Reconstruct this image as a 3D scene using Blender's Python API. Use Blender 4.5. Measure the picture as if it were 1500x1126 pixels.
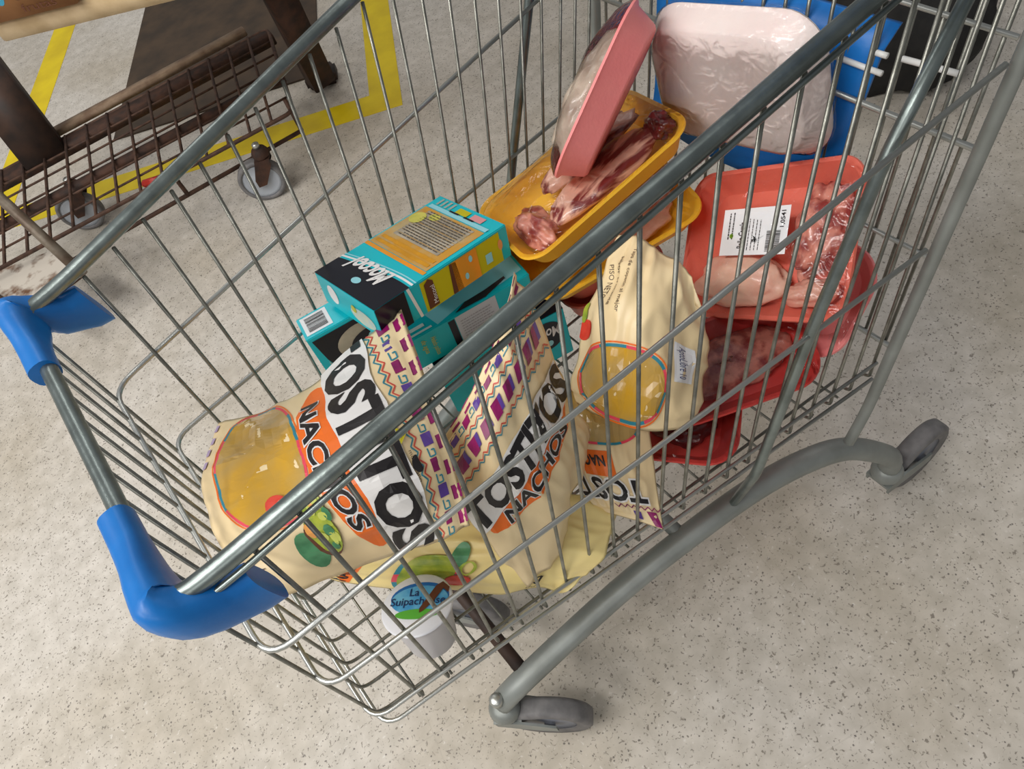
import bpy, bmesh, math, random
from mathutils import Vector, Matrix, noise

# ------------------------------------------------------------------ scene reset
for o in list(bpy.data.objects):
    bpy.data.objects.remove(o)
scn = bpy.context.scene
COL = scn.collection
V = Vector
rnd = random.Random(7)

# ------------------------------------------------------------------ camera (solved from the cart's wires and the floor tape)
CP = dict(c=(0.1374, -0.5397, 1.2665), yaw=1.2089, pitch=0.9353, roll=-0.3918, f=1105.6)
_cy, _sy, _cp, _sp = math.cos(CP['yaw']), math.sin(CP['yaw']), math.cos(CP['pitch']), math.sin(CP['pitch'])
_w = V((_cp*_cy, _cp*_sy, -_sp)); _r0 = V((_sy, -_cy, 0)); _u0 = _r0.cross(_w)
_cr, _sr = math.cos(CP['roll']), math.sin(CP['roll'])
CR = _r0*_cr + _u0*_sr; CU = _u0*_cr - _r0*_sr; CW = _w; CC = V(CP['c'])
cam = bpy.data.cameras.new('camera'); camo = bpy.data.objects.new('camera', cam); COL.objects.link(camo)
camo.matrix_world = Matrix(((CR.x, CU.x, -CW.x, CC.x), (CR.y, CU.y, -CW.y, CC.y), (CR.z, CU.z, -CW.z, CC.z), (0, 0, 0, 1)))
cam.sensor_width = 36; cam.lens = CP['f']/1500*36; cam.clip_start = 0.02
scn.camera = camo

# ------------------------------------------------------------------ light
world = bpy.data.worlds.new('world'); scn.world = world; world.use_nodes = True
world.node_tree.nodes['Background'].inputs[0].default_value = (0.97, 0.98, 1.0, 1)
world.node_tree.nodes['Background'].inputs[1].default_value = 0.33
def area(name, loc, sx, sy, e, rz=0, col=(1, 0.97, 0.93)):
    l = bpy.data.lights.new(name, 'AREA'); l.shape = 'RECTANGLE'; l.size = sx; l.size_y = sy; l.energy = e; l.color = col
    o = bpy.data.objects.new(name, l); COL.objects.link(o); o.location = loc; o.rotation_euler = (0, 0, rz); return o
# fluorescent tubes on the shop ceiling, with unseen fill lights added among them
area('ceiling_and_fill_light', (-1.3, 0.5, 3.1), 0.35, 3.0, 108, 0.35)
area('ceiling_and_fill_light', (-3.6, 0.0, 3.1), 0.35, 3.0, 170, 0.35)  # added fill, brightens upright faces such as the white tray bottom
area('ceiling_and_fill_light', (-1.9, -3.4, 3.1), 0.35, 3.0, 60, 0.35)  # added fill from the near side of the cart
area('ceiling_and_fill_light', (2.8, 1.4, 3.1), 0.35, 3.0, 24, 0.35)
area('ceiling_and_fill_light', (0.6, 3.2, 3.1), 0.35, 3.0, 34, 0.35)  # added fill that lifts the far floor
vs = scn.view_settings
vs.view_transform = 'Standard'; vs.look = 'None'; vs.gamma = 1; vs.use_curve_mapping = False; vs.exposure = -0.52

# ------------------------------------------------------------------ pixel rays
def ray(p): return CW + CR*((p[0]-750)/CP['f']) - CU*((p[1]-563)/CP['f'])
def az(px, py, z): v = ray((px, py)); return CC + v*((z-CC.z)/v.z)
def ay(px, py, y): v = ray((px, py)); return CC + v*((y-CC.y)/v.y)
def ax(px, py, x): v = ray((px, py)); return CC + v*((x-CC.x)/v.x)

# ------------------------------------------------------------------ materials
def lin(c):
    r = []
    for k in c[:3]:
        k = k/255
        r.append(k/12.92 if k <= 0.04045 else ((k+0.055)/1.055)**2.4)
    return (*r, 1)
MATS = {}
def mat(name, c, rough=0.5, metal=0.0, spec=0.5, coat=0.0, c2=None, scale=20, contrast=(0.35, 0.65), bump=0.0, bscale=60, detail=4, sss=0.0, stretch=None):
    if name in MATS: return MATS[name]
    m = bpy.data.materials.new(name); m.use_nodes = True; nt = m.node_tree; b = nt.nodes['Principled BSDF']
    b.inputs['Base Color'].default_value = lin(c); b.inputs['Roughness'].default_value = rough
    b.inputs['Metallic'].default_value = metal; b.inputs['Specular IOR Level'].default_value = spec
    b.inputs['Coat Weight'].default_value = coat; b.inputs['Coat Roughness'].default_value = 0.12
    if sss: b.inputs['Subsurface Weight'].default_value = sss; b.inputs['Subsurface Radius'].default_value = (0.006, 0.003, 0.002)
    tc = nt.nodes.new('ShaderNodeTexCoord')
    if c2 is not None:
        n = nt.nodes.new('ShaderNodeTexNoise'); n.inputs['Scale'].default_value = scale; n.inputs['Detail'].default_value = detail
        rp = nt.nodes.new('ShaderNodeValToRGB'); rp.color_ramp.elements[0].position = contrast[0]; rp.color_ramp.elements[1].position = contrast[1]
        rp.color_ramp.elements[0].color = lin(c); rp.color_ramp.elements[1].color = lin(c2)
        if stretch:
            mpn = nt.nodes.new('ShaderNodeMapping'); mpn.inputs['Rotation'].default_value = (0, 0, stretch[3]); mpn.inputs['Scale'].default_value = stretch[:3]
            nt.links.new(tc.outputs['Object'], mpn.inputs['Vector']); nt.links.new(mpn.outputs['Vector'], n.inputs['Vector'])
        else: nt.links.new(tc.outputs['Object'], n.inputs['Vector'])
        nt.links.new(n.outputs['Fac'], rp.inputs['Fac']); nt.links.new(rp.outputs['Color'], b.inputs['Base Color'])
    if bump:
        n2 = nt.nodes.new('ShaderNodeTexNoise'); n2.inputs['Scale'].default_value = bscale; n2.inputs['Detail'].default_value = 3
        bp = nt.nodes.new('ShaderNodeBump'); bp.inputs['Strength'].default_value = bump; bp.inputs['Distance'].default_value = 0.004
        nt.links.new(tc.outputs['Object'], n2.inputs['Vector']); nt.links.new(n2.outputs['Fac'], bp.inputs['Height']); nt.links.new(bp.outputs['Normal'], b.inputs['Normal'])
    MATS[name] = m; return m

def mat_floor():
    m = bpy.data.materials.new('speckled_vinyl_floor'); m.use_nodes = True; nt = m.node_tree; b = nt.nodes['Principled BSDF']
    L = nt.links.new; N = nt.nodes.new
    tc = N('ShaderNodeTexCoord')
    def ramp(src, e0, e1, c0, c1):
        r = N('ShaderNodeValToRGB'); r.color_ramp.elements[0].position = e0; r.color_ramp.elements[1].position = e1
        r.color_ramp.elements[0].color = c0; r.color_ramp.elements[1].color = c1; L(src, r.inputs['Fac']); return r.outputs['Color']
    def nz(scale, det=3, dist=0.0):
        n = N('ShaderNodeTexNoise'); n.inputs['Scale'].default_value = scale; n.inputs['Detail'].default_value = det; n.inputs['Distortion'].default_value = dist
        L(tc.outputs['Object'], n.inputs['Vector']); return n.outputs['Fac']
    def mix(a, bb, fac, mode='MIX'):
        x = N('ShaderNodeMix'); x.data_type = 'RGBA'; x.blend_type = mode
        L(fac, x.inputs['Factor']) if not isinstance(fac, float) else x.inputs['Factor'].__setattr__('default_value', fac)
        for s, k in ((a, 'A'), (bb, 'B')):
            i = [q for q in x.inputs if q.name == k and q.type == 'RGBA'][0]
            if isinstance(s, tuple): i.default_value = s
            else: L(s, i)
        return [q for q in x.outputs if q.type == 'RGBA'][0]
    base = ramp(nz(30, 4), 0.35, 0.68, lin((192, 186, 176)), lin((210, 204, 195)))
    base = mix(base, ramp(nz(2.2, 5), 0.42, 0.66, (1, 1, 1, 1), lin((226, 220, 208))), 0.75, 'MULTIPLY')
    # mid brown-grey chips
    W_, K_ = (1, 1, 1, 1), (0, 0, 0, 1)
    base = mix(base, lin((120, 112, 102)), ramp(nz(170, 2, 0.9), 0.605, 0.69, K_, (0.85, 0.85, 0.85, 1)))
    base = mix(base, lin((222, 218, 212)), ramp(nz(120, 2, 0.6), 0.66, 0.74, K_, (0.5, 0.5, 0.5, 1)))
    # dark flecks of the chip pattern
    vo = N('ShaderNodeTexVoronoi'); vo.inputs['Scale'].default_value = 105; L(tc.outputs['Object'], vo.inputs['Vector'])
    ad = N('ShaderNodeMath'); ad.operation = 'ADD'; L(vo.outputs['Distance'], ad.inputs[0])
    sc = N('ShaderNodeMath'); sc.operation = 'MULTIPLY'; sc.inputs[1].default_value = 0.42
    L(nz(160, 2, 1.0), sc.inputs[0]); L(sc.outputs[0], ad.inputs[1])
    base = mix(base, lin((88, 82, 78)), ramp(ad.outputs[0], 0.31, 0.37, (0.8, 0.8, 0.8, 1), K_))
    # faint tile joints
    br = N('ShaderNodeTexBrick'); br.offset = 0; br.inputs['Scale'].default_value = 1; br.inputs['Mortar Size'].default_value = 0.0012
    br.inputs['Brick Width'].default_value = 0.305; br.inputs['Row Height'].default_value = 0.305; br.inputs['Mortar Smooth'].default_value = 0.4
    mp = N('ShaderNodeMapping'); mp.inputs['Rotation'].default_value = (0, 0, 0.22); mp.inputs['Location'].default_value = (0.03, 0.11, 0)
    L(tc.outputs['Object'], mp.inputs['Vector']); L(mp.outputs['Vector'], br.inputs['Vector'])
    sb = N('ShaderNodeMath'); sb.operation = 'MULTIPLY'; sb.inputs[1].default_value = 0.13; L(br.outputs['Fac'], sb.inputs[0])
    base = mix(base, lin((140, 132, 120)), sb.outputs[0])
    L(base, b.inputs['Base Color']); b.inputs['Roughness'].default_value = 0.42; b.inputs['Specular IOR Level'].default_value = 0.35
    return m

def mat_film():
    m = bpy.data.materials.new('stretch_film'); m.use_nodes = True; nt = m.node_tree; L = nt.links.new; N = nt.nodes.new
    for n in list(nt.nodes): nt.nodes.remove(n)
    out = N('ShaderNodeOutputMaterial'); t = N('ShaderNodeBsdfTransparent'); g = N('ShaderNodeBsdfGlossy'); mx = N('ShaderNodeMixShader')
    g.inputs['Roughness'].default_value = 0.12; t.inputs['Color'].default_value = (0.97, 0.97, 0.97, 1)
    fr = N('ShaderNodeFresnel'); fr.inputs['IOR'].default_value = 1.38
    tc = N('ShaderNodeTexCoord'); n = N('ShaderNodeTexNoise'); n.inputs['Scale'].default_value = 38; n.inputs['Distortion'].default_value = 1.2
    bp = N('ShaderNodeBump'); bp.inputs['Strength'].default_value = 0.7; bp.inputs['Distance'].default_value = 0.005
    L(tc.outputs['Object'], n.inputs['Vector']); L(n.outputs['Fac'], bp.inputs['Height']); L(bp.outputs['Normal'], g.inputs['Normal']); L(bp.outputs['Normal'], fr.inputs['Normal'])
    L(fr.outputs[0], mx.inputs[0]); L(t.outputs[0], mx.inputs[1]); L(g.outputs[0], mx.inputs[2]); L(mx.outputs[0], out.inputs[0])
    return m
FILM = mat_film()
M_STEEL = mat('galvanised_tube', (138, 148, 146), 0.34, 0.85, c2=(116, 125, 123), scale=40, bump=0.05, bscale=200)
M_WIRE = mat('galvanised_wire', (150, 150, 142), 0.33, 0.8, c2=(122, 122, 114), scale=60)
M_CHROME = mat('bright_wire', (186, 188, 184), 0.34, 0.85)
M_TUBE = mat('painted_chassis_grey', (150, 155, 152), 0.45, 0.35, c2=(128, 132, 128), scale=14, bump=0.05)
M_BLUE = mat('blue_plastic', (12, 116, 198), 0.42, 0, 0.5, c2=(10, 106, 186), scale=25, bump=0.06, bscale=120)
M_RUBBER = mat('grey_rubber_tyre', (122, 120, 120), 0.6, c2=(98, 97, 98), scale=50)
M_HUB = mat('grey_wheel_hub', (120, 124, 134), 0.45)
M_RUST = mat('rusty_steel', (78, 50, 36), 0.75, 0.2, c2=(48, 34, 28), scale=30, bump=0.3, bscale=90)
M_RUSTW = mat('rusty_wire', (92, 66, 52), 0.7, 0.3, c2=(60, 42, 34), scale=50)
M_DARK = mat('dark_painted_steel', (46, 36, 32), 0.6, 0.2, c2=(70, 50, 40), scale=22)
M_YTAPE = mat('yellow_floor_tape', (232, 206, 8), 0.45, c2=(214, 186, 6), scale=9)
M_CREAM = mat('bag_cream', (240, 219, 176), 0.38, 0, 0.5, c2=(236, 211, 164), scale=9)
M_BLACK = mat('print_black', (26, 22, 24), 0.4); M_WHITE = mat('print_white', (232, 230, 228), 0.4)
M_ORANGE = mat('print_orange', (238, 112, 28), 0.4); M_MAG = mat('print_magenta', (156, 24, 104), 0.4, c2=(120, 20, 84), scale=40)
M_VIO = mat('print_violet', (92, 62, 150), 0.4); M_TEALP = mat('print_teal', (40, 130, 150), 0.4); M_REDP = mat('print_red', (206, 74, 60), 0.4)
M_PINKP = mat('print_pink', (226, 70, 90), 0.4)
M_WIN = mat('bag_window_chips', (206, 158, 44), 0.2, 0, 0.5, 0.3, c2=(176, 150, 96), scale=11, contrast=(0.38, 0.62))
M_TOM = mat('print_tomato', (206, 44, 30), 0.35, c2=(226, 76, 56), scale=60); M_GUAC = mat('print_guacamole', (176, 186, 60), 0.4, c2=(122, 150, 50), scale=60)
M_GREEN = mat('print_green', (84, 150, 104), 0.4, c2=(60, 120, 80), scale=70)
M_BROWNP = mat('print_brown', (96, 52, 30), 0.4)
M_INK = mat('print_ink', (92, 74, 58), 0.5)
M_TEAL = mat('box_teal', (14, 192, 204), 0.35, 0, 0.5, c2=(10, 184, 198), scale=10)
M_TEALL = mat('box_teal_light', (150, 214, 224), 0.3)
M_NAVY = mat('box_navy', (10, 12, 26), 0.3)
M_BYEL = mat('box_yellow', (196, 186, 6), 0.35); M_BORA = mat('box_orange', (240, 150, 34), 0.35, c2=(220, 150, 40), scale=30)
M_BPIC = mat('box_picture', (206, 150, 50), 0.35, c2=(190, 168, 120), scale=26, contrast=(0.4, 0.6))
M_BGREY = mat('box_text_panel', (150, 140, 124), 0.4, c2=(196, 186, 166), scale=22)
M_BLAB = mat('box_label_grey', (196, 200, 208), 0.4)
M_RED = mat('tray_red', (232, 118, 98), 0.5, c2=(226, 110, 92), scale=30, sss=0.05, bump=0.08, bscale=300)
M_PINK = mat('tray_pink', (248, 146, 144), 0.5, c2=(244, 138, 138), scale=30, sss=0.05, bump=0.08, bscale=300)
M_DRED = mat('tray_deep_red', (218, 70, 62), 0.45, c2=(210, 62, 58), scale=30, sss=0.05)
M_YEL = mat('tray_yellow', (255, 198, 54), 0.5, c2=(252, 190, 46), scale=30, sss=0.05, bump=0.06, bscale=300)
M_FOAM = mat('tray_white_foam', (246, 234, 230), 0.45, c2=(242, 226, 222), scale=16, sss=0.05, bump=0.08, bscale=220)
M_SKIN = mat('chicken_skin', (240, 206, 184), 0.3, 0, 0.5, 0.3, c2=(232, 184, 164), scale=22, sss=0.15, bump=0.25, bscale=90)
M_SKING = mat('chicken_skin_grey', (206, 190, 172), 0.32, 0, 0.5, 0.3, c2=(160, 140, 124), scale=26, sss=0.1, bump=0.3, bscale=90)
M_MEAT = mat('raw_meat', (222, 150, 132), 0.28, 0, 0.5, 0.4, c2=(150, 62, 58), scale=46, contrast=(0.42, 0.6), sss=0.1, bump=0.3, bscale=80)
M_MEATD = mat('raw_meat_dark', (120, 42, 42), 0.2, 0, 0.5, 0.6, c2=(84, 28, 32), scale=50, sss=0.1, bump=0.4, bscale=90)
M_MEATL = mat('raw_meat_light', (232, 184, 164), 0.28, 0, 0.5, 0.4, c2=(214, 148, 130), scale=40, sss=0.1, bump=0.3, bscale=80)
M_RIB = mat('rib_meat_striped', (236, 186, 164), 0.28, 0, 0.5, 0.4, c2=(128, 46, 44), scale=1, contrast=(0.47, 0.60), sss=0.1, bump=0.3, bscale=80, stretch=(9, 75, 75, .14))
M_PAPER = mat('white_label_paper', (232, 232, 234), 0.5)
M_CUP = mat('white_cup_plastic', (214, 212, 216), 0.35, sss=0.05); M_FOIL = mat('cup_lid_foil', (226, 228, 234), 0.3)
M_LIDB = mat('lid_blue', (60, 150, 206), 0.3, c2=(110, 186, 220), scale=60); M_LIDDB = mat('lid_dark_blue', (28, 104, 176), 0.3)
M_INKB = mat('lid_ink_blue', (22, 48, 96), 0.4)
M_WOOD = mat('cream_table_top', (214, 190, 152), 0.6, c2=(190, 164, 124), scale=18, bump=0.1)
M_CARD = mat('cardboard', (158, 110, 66), 0.7, c2=(140, 94, 54), scale=16)
M_SHADEB = mat('floor_shade_brown', (74, 58, 42), 0.8, c2=(54, 43, 32), scale=12)  # shade below the trolley put into a colour
M_CLOTH = mat('black_fabric', (20, 19, 19), 0.85, c2=(32, 30, 28), scale=40)
M_PLATE = mat('worn_white_plate', (196, 188, 176), 0.5, c2=(104, 72, 48), scale=22, contrast=(0.52, 0.66))

# ------------------------------------------------------------------ object helpers
def link(name, bm, m, parent=None, smooth=True):
    me = bpy.data.meshes.new(name)
    bmesh.ops.recalc_face_normals(bm, faces=bm.faces[:])
    bm.to_mesh(me); bm.free()
    if smooth:
        for p in me.polygons: p.use_smooth = True
    o = bpy.data.objects.new(name, me); COL.objects.link(o)
    for k in (m if isinstance(m, (list, tuple)) else [m]): me.materials.append(k)
    if parent is not None: o.parent = parent
    return o
def empty(name, loc=(0, 0, 0)):
    o = bpy.data.objects.new(name, None); COL.objects.link(o); o.location = loc; o.empty_display_size = 0.05; return o
def tag(o, label, cat, group=None):
    o['label'] = label; o['category'] = cat
    if group: o['group'] = group
    return o
def rebase(root, loc):
    """move a root Empty to its base while its parts stay where they are"""
    root.location = loc
    for c in root.children: c.matrix_parent_inverse = Matrix.Translation(-V(loc))
def sharp(o, ang=0.6):
    me = o.data
    bm = bmesh.new(); bm.from_mesh(me)
    for e in bm.edges:
        if len(e.link_faces) == 2: e.smooth = e.calc_face_angle(0) < ang
    bm.to_mesh(me); bm.free()
def fillet(pts, r, k=5):
    out = [V(pts[0])]
    for a, b, c in zip(pts, pts[1:], pts[2:]):
        a, b, c = V(a), V(b), V(c); d1 = (a-b); d2 = (c-b); q = min(r, d1.length*.45, d2.length*.45)
        p, s = b+d1.normalized()*q, b+d2.normalized()*q
        for i in range(k+1):
            t = i/k; out.append(p*(1-t)**2 + b*2*t*(1-t) + s*t*t)
    out.append(V(pts[-1])); return out
def sweep(bm, pts, r, n=7, sec=None, closed_caps=True, up=None):
    """tube along pts; r number or list; sec(i,ang)->(a,b) local offsets overrides"""
    pts = [V(p) for p in pts]; N = len(pts); T = []
    for i in range(N):
        t = (pts[min(i+1, N-1)]-pts[max(i-1, 0)]); T.append(t.normalized())
    if up is None: up = V((0, 0, 1)) if abs(T[0].z) < 0.9 else V((1, 0, 0))
    nrm = (up - T[0]*up.dot(T[0])).normalized(); rings = []
    for i in range(N):
        nrm = (nrm - T[i]*nrm.dot(T[i])).normalized(); bn = T[i].cross(nrm)
        ri = r[i] if isinstance(r, (list, tuple)) else r
        ring = []
        for k in range(n):
            a = 2*math.pi*k/n
            u, v = sec(i, a) if sec else (math.cos(a)*ri, math.sin(a)*ri)
            ring.append(bm.verts.new(pts[i]+nrm*u+bn*v))
        rings.append(ring)
    for A, B in zip(rings, rings[1:]):
        for k in range(n): bm.faces.new((A[k], A[(k+1) % n], B[(k+1) % n], B[k]))
    if closed_caps: bm.faces.new(rings[0][::-1]); bm.faces.new(rings[-1])
    return rings
def tube(name, pts, r, m, parent=None, n=8, **k):
    bm = bmesh.new(); sweep(bm, pts, r, n, **k); return link(name, bm, m, parent)
def cyl_bm(bm, a, b, r, r2=None, n=24):
    sweep(bm, [a, b], [r, r if r2 is None else r2], n); return bm
def lathe(bm, c, axis, prof, n=28):
    """prof [(r,h)] around axis from c"""
    axis = V(axis).normalized(); u = axis.orthogonal().normalized(); w = axis.cross(u); c = V(c); rings = []
    for r, h in prof:
        if r < 1e-6: rings.append([bm.verts.new(c+axis*h)])
        else: rings.append([bm.verts.new(c+axis*h+(u*math.cos(2*math.pi*k/n)+w*math.sin(2*math.pi*k/n))*r) for k in range(n)])
    for A, B in zip(rings, rings[1:]):
        for k in range(n):
            a = [A[k % len(A)], A[(k+1) % len(A)]] if len(A) > 1 else [A[0]]
            b = [B[(k+1) % len(B)], B[k % len(B)]] if len(B) > 1 else [B[0]]
            if len(a)+len(b) > 2: bm.faces.new(a+b)
def box_bm(bm, c, ex, ey, ez, dx, dy, dz, bev=0.0):
    c, ex, ey, ez = V(c), V(ex).normalized(), V(ey).normalized(), V(ez).normalized()
    b2 = bmesh.new(); bmesh.ops.create_cube(b2, size=1)
    for v in b2.verts: v.co = V((v.co.x*dx, v.co.y*dy, v.co.z*dz))
    if bev: bmesh.ops.bevel(b2, geom=b2.edges[:], offset=bev, segments=2, affect='EDGES')
    mp = {}
    for v in b2.verts: mp[v] = bm.verts.new(c+ex*v.co.x+ey*v.co.y+ez*v.co.z)
    for f in b2.faces: bm.faces.new([mp[v] for v in f.verts])
    b2.free()

# ---- flat print shapes in a 2D plane, cut on a grid and mapped onto a surface
def decal(name, polys, m, mapf, parent, cut=None, step=0.05):
    """polys: list of 2D point lists; mapf(x,y)->Vector"""
    bm = bmesh.new()
    for P in polys:
        vs_ = [bm.verts.new((x, y, 0)) for x, y in P]
        if len(vs_) > 2: bm.faces.new(vs_)
    return _decal(name, bm, m, mapf, parent, cut, step)
def _decal(name, bm, m, mapf, parent, cut, step):
    if cut:
        bmesh.ops.triangulate(bm, faces=[f for f in bm.faces if len(f.verts) > 4])
        xs = [v.co.x for v in bm.verts]; ys = [v.co.y for v in bm.verts]
        for lo, hi, no in ((min(xs), max(xs), V((1, 0, 0))), (min(ys), max(ys), V((0, 1, 0)))):
            k = math.floor(lo/step)+1
            while k*step < hi:
                bmesh.ops.bisect_plane(bm, geom=bm.verts[:]+bm.edges[:]+bm.faces[:], plane_co=no*(k*step), plane_no=no, dist=1e-7); k += 1
    for v in bm.verts: v.co = mapf(v.co.x, v.co.y)
    me = bpy.data.meshes.new(name); bm.to_mesh(me); bm.free(); me.materials.append(m)
    o = bpy.data.objects.new(name, me); COL.objects.link(o); o.parent = parent
    if name in ('printed_blocks', 'printed_keys', 'printed_zigzag', 'printed_window_edge', 'barcode_bars', 'printed_text', 'label_text'): o['kind'] = 'stuff'
    return o
_TXT = {}
def text_geo(s, offset=0.0, shear=0.0):
    key = (s, offset, shear)
    if key not in _TXT:
        c = bpy.data.curves.new('t', 'FONT'); c.body = s; c.size = 1; c.offset = offset; c.resolution_u = 3; c.shear = shear; c.fill_mode = 'FRONT'
        o = bpy.data.objects.new('t', c); COL.objects.link(o)
        dg = bpy.context.evaluated_depsgraph_get(); me = o.evaluated_get(dg).to_mesh()
        vsx = [(v.co.x, v.co.y) for v in me.vertices]; fs = [tuple(p.vertices) for p in me.polygons]
        o.evaluated_get(dg).to_mesh_clear(); bpy.data.objects.remove(o); bpy.data.curves.remove(c)
        _TXT[key] = (vsx, fs)
    return _TXT[key]
def text_decal(name, s, m, mapf, parent, x0, y0, x1, y1, offset=0.0, cut=True, step=0.05, shear=0.0, ref=None, warp=None):
    """lettering filling the rectangle x0..x1,y0..y1 of the 2D plane (reading along x)"""
    vx, fs = text_geo(s, offset, shear); rv = text_geo(*(ref or (s, 0.0, shear)))[0]
    a0, a1 = min(v[0] for v in rv), max(v[0] for v in rv); b0, b1 = min(v[1] for v in rv), max(v[1] for v in rv)
    bm = bmesh.new(); vl = []
    for x, y in vx:
        X = x0+(x-a0)/(a1-a0)*(x1-x0); Y = y0+(y-b0)/(b1-b0)*(y1-y0)
        if warp: X, Y = warp(X, Y)
        vl.append(bm.verts.new((X, Y, 0)))
    for f in fs:
        try: bm.faces.new([vl[i] for i in f])
        except ValueError: pass
    return _decal(name, bm, m, mapf, parent, cut, step)
def ell(cx, cy, rx, ry, n=28, a0=0, a1=2*math.pi, p=1.0):
    return [(cx+math.copysign(abs(math.cos(a0+(a1-a0)*k/n))**p, math.cos(a0+(a1-a0)*k/n))*rx, cy+math.copysign(abs(math.sin(a0+(a1-a0)*k/n))**p, math.sin(a0+(a1-a0)*k/n))*ry) for k in range(n)]
def rect(x0, y0, x1, y1): return [(x0, y0), (x1, y0), (x1, y1), (x0, y1)]
def stroke(pts, w):
    out = []
    for (x0, y0), (x1, y1) in zip(pts, pts[1:]):
        dx, dy = x1-x0, y1-y0; l = math.hypot(dx, dy) or 1; nx, ny = -dy/l*w/2, dx/l*w/2
        out.append([(x0+nx, y0+ny), (x0-nx, y0-ny), (x1-nx, y1-ny), (x1+nx, y1+ny)])
    return out
def ring_polys(cx, cy, rx, ry, w, n=40, p=1.0, part=lambda k: True):
    A = ell(cx, cy, rx, ry, n, p=p); B = ell(cx, cy, rx-w, ry-w, n, p=p)
    return [[A[k], A[(k+1) % n], B[(k+1) % n], B[k]] for k in range(n) if part(k)]

# ================================================================== SETTING
bm = bmesh.new()
for x, y in ((-4, -4), (7, -4), (7, 8), (-4, 8)): bm.verts.new((x, y, 0))
bm.faces.new(bm.verts[:])
fl = link('floor', bm, mat_floor(), smooth=False); fl['kind'] = 'structure'

# yellow tape marking on the floor (corner solved with the camera)
TA = -0.5128; E1 = V((math.cos(TA), math.sin(TA), 0)); E2 = V((-E1.y, E1.x, 0)); TO = V((0.8732, 1.3567, 0)); TW = 0.0986
def tape(c0, c1, w_dir, label):
    bm = bmesh.new(); P = [c0, c1, c1+w_dir, c0+w_dir]; lo = [bm.verts.new(p+V((0, 0, 0.0001))) for p in P]; hi = [bm.verts.new(p+V((0, 0, 0.0012))) for p in P]
    bm.faces.new(hi); bm.faces.new(lo[::-1])
    for k in range(4): bm.faces.new((lo[k], lo[(k+1) % 4], hi[(k+1) % 4], hi[k]))
    tag(link('floor_tape', bm, M_YTAPE, smooth=False), label, 'tape', 'yellow floor tape')
tape(TO, TO-E1*1.75, E2*TW, 'yellow floor tape strip running beneath the casters of the rusty trolley')
tape(TO+E2*TW, TO+E2*2.6, -E1*TW, 'yellow floor tape strip running away from the shopping cart past the trolley foot')
c3 = az(20, 250, 0); tape(TO-E1*1.40+E2*(TW+0.002), TO-E1*1.40+E2*2.6, E1*TW, 'yellow floor tape strip seen under the cream trolley top beside the painted shade sheet')

# ================================================================== SHOPPING CART
A_, B_, ZR, CZ = 0.1967, 0.0731, 0.8068, 0.1609
A2, B2, ZB, EZ = 0.1961, 0.1094, 0.4363, -0.0439
PI_, PB, X0, XB0 = 0.0397, 0.0342, 0.04, 0.0222
T1, T1S, T2, T2S = 0.3233, 0.0008, 0.6377, 0.0036
def rim(i, s): x = X0+PI_*i; return V((x, s*(A_+B_*x), ZR+CZ*x))
def bot(i, s): x = XB0+PB*i; return V((x, s*(A2+B2*x), ZB+EZ*x))
def mid(i, s, k): t = (T1+T1S*i) if k == 1 else (T2+T2S*i); return rim(i, s).lerp(bot(i, s), t)
cart = empty('shopping_cart'); tag(cart, 'grey wire shopping cart with blue plastic corner bumpers, loaded with groceries', 'shopping cart')
FX = -0.026
IR = 18.0
# side wires
for s in (-1, 1):
    for i in range(0, 21):
        a = rim(i, s) if i <= 18 else rim(18, s).lerp(rim(18, s)+V((0.05, s*.004, 0)), (i-18)/2.)
        b = bot(i, s); c = b+V((0, -s*0.001, -0.036)); e = c+V((0.0, -s*0.012, -0.004))
        tube('side_wire', fillet([a+V((0, 0, 0.004)), b, c, e], 0.008, 3), 0.0022, M_WIRE, cart, 6)
# horizontal wires wrapping round the front
def uwire(name, near_pts, far_pts, r, m, cr=0.03):
    tube(name, fillet(near_pts+far_pts[::-1], cr, 6), r, m, cart, 8)
for k in (1, 2):
    n_ = [(ay(1474, 94, -.297) if k == 1 else ay(1357, 366, -.295)), mid(0, -1, k)+V((0, -.0035, 0)), V((FX, mid(-1.6, -1, k).y-.0035, mid(-1.6, -1, k).z))]
    f_ = [mid(19, 1, k)+V((0, .0035, 0))]+[V((p.x, -p.y, p.z)) for p in n_[1:]]
    uwire('horizontal_wire', n_, f_, 0.0030, M_CHROME)
for dz, r in ((0, 0.0026), (-0.037, 0.0027)):
    n_ = [bot(20, -1)+V((0.0, -.0035, dz)), bot(0, -1)+V((0, -.0035, dz)), V((FX-.006, -(A2-.003)-.0035, ZB+dz))]
    f_ = [V((p.x, -p.y, p.z)) for p in n_]
    uwire('horizontal_wire', n_, f_, r, M_CHROME)
# rim: thick tube on top, thin rod under it
def rimline(off_in, dz, fx):
    n_ = [rim(19.5, -1)+V((0, off_in, dz)), rim(-0.5, -1)+V((0, off_in, dz)), V((fx, -(A_-.002)+off_in, ZR+dz))]
    return fillet(n_+[V((p.x, -p.y, p.z)) for p in n_][::-1], 0.035, 7)
tube('rim_tube', rimline(0.0, 0.0155, FX), 0.0078, M_STEEL, cart, 14)
tube('rim_rod', rimline(-0.008, 0.006, FX), 0.0028, M_STEEL, cart, 8)
# front wires that bend into the basket floor
NF = 11
for j in range(NF):
    q = (j-(NF-1)/2)/((NF-1)/2)*0.91
    top = V((FX, q*A_, ZR)); lo = V((FX-.004, q*A2, ZB-.035)); xr = 0.68
    pts = fillet([top, lo, V((xr, q*(A2+B2*xr), ZB-.037+EZ*xr))], 0.018, 5)
    tube('front_wire', pts, 0.0021, M_WIRE, cart, 6)
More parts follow.
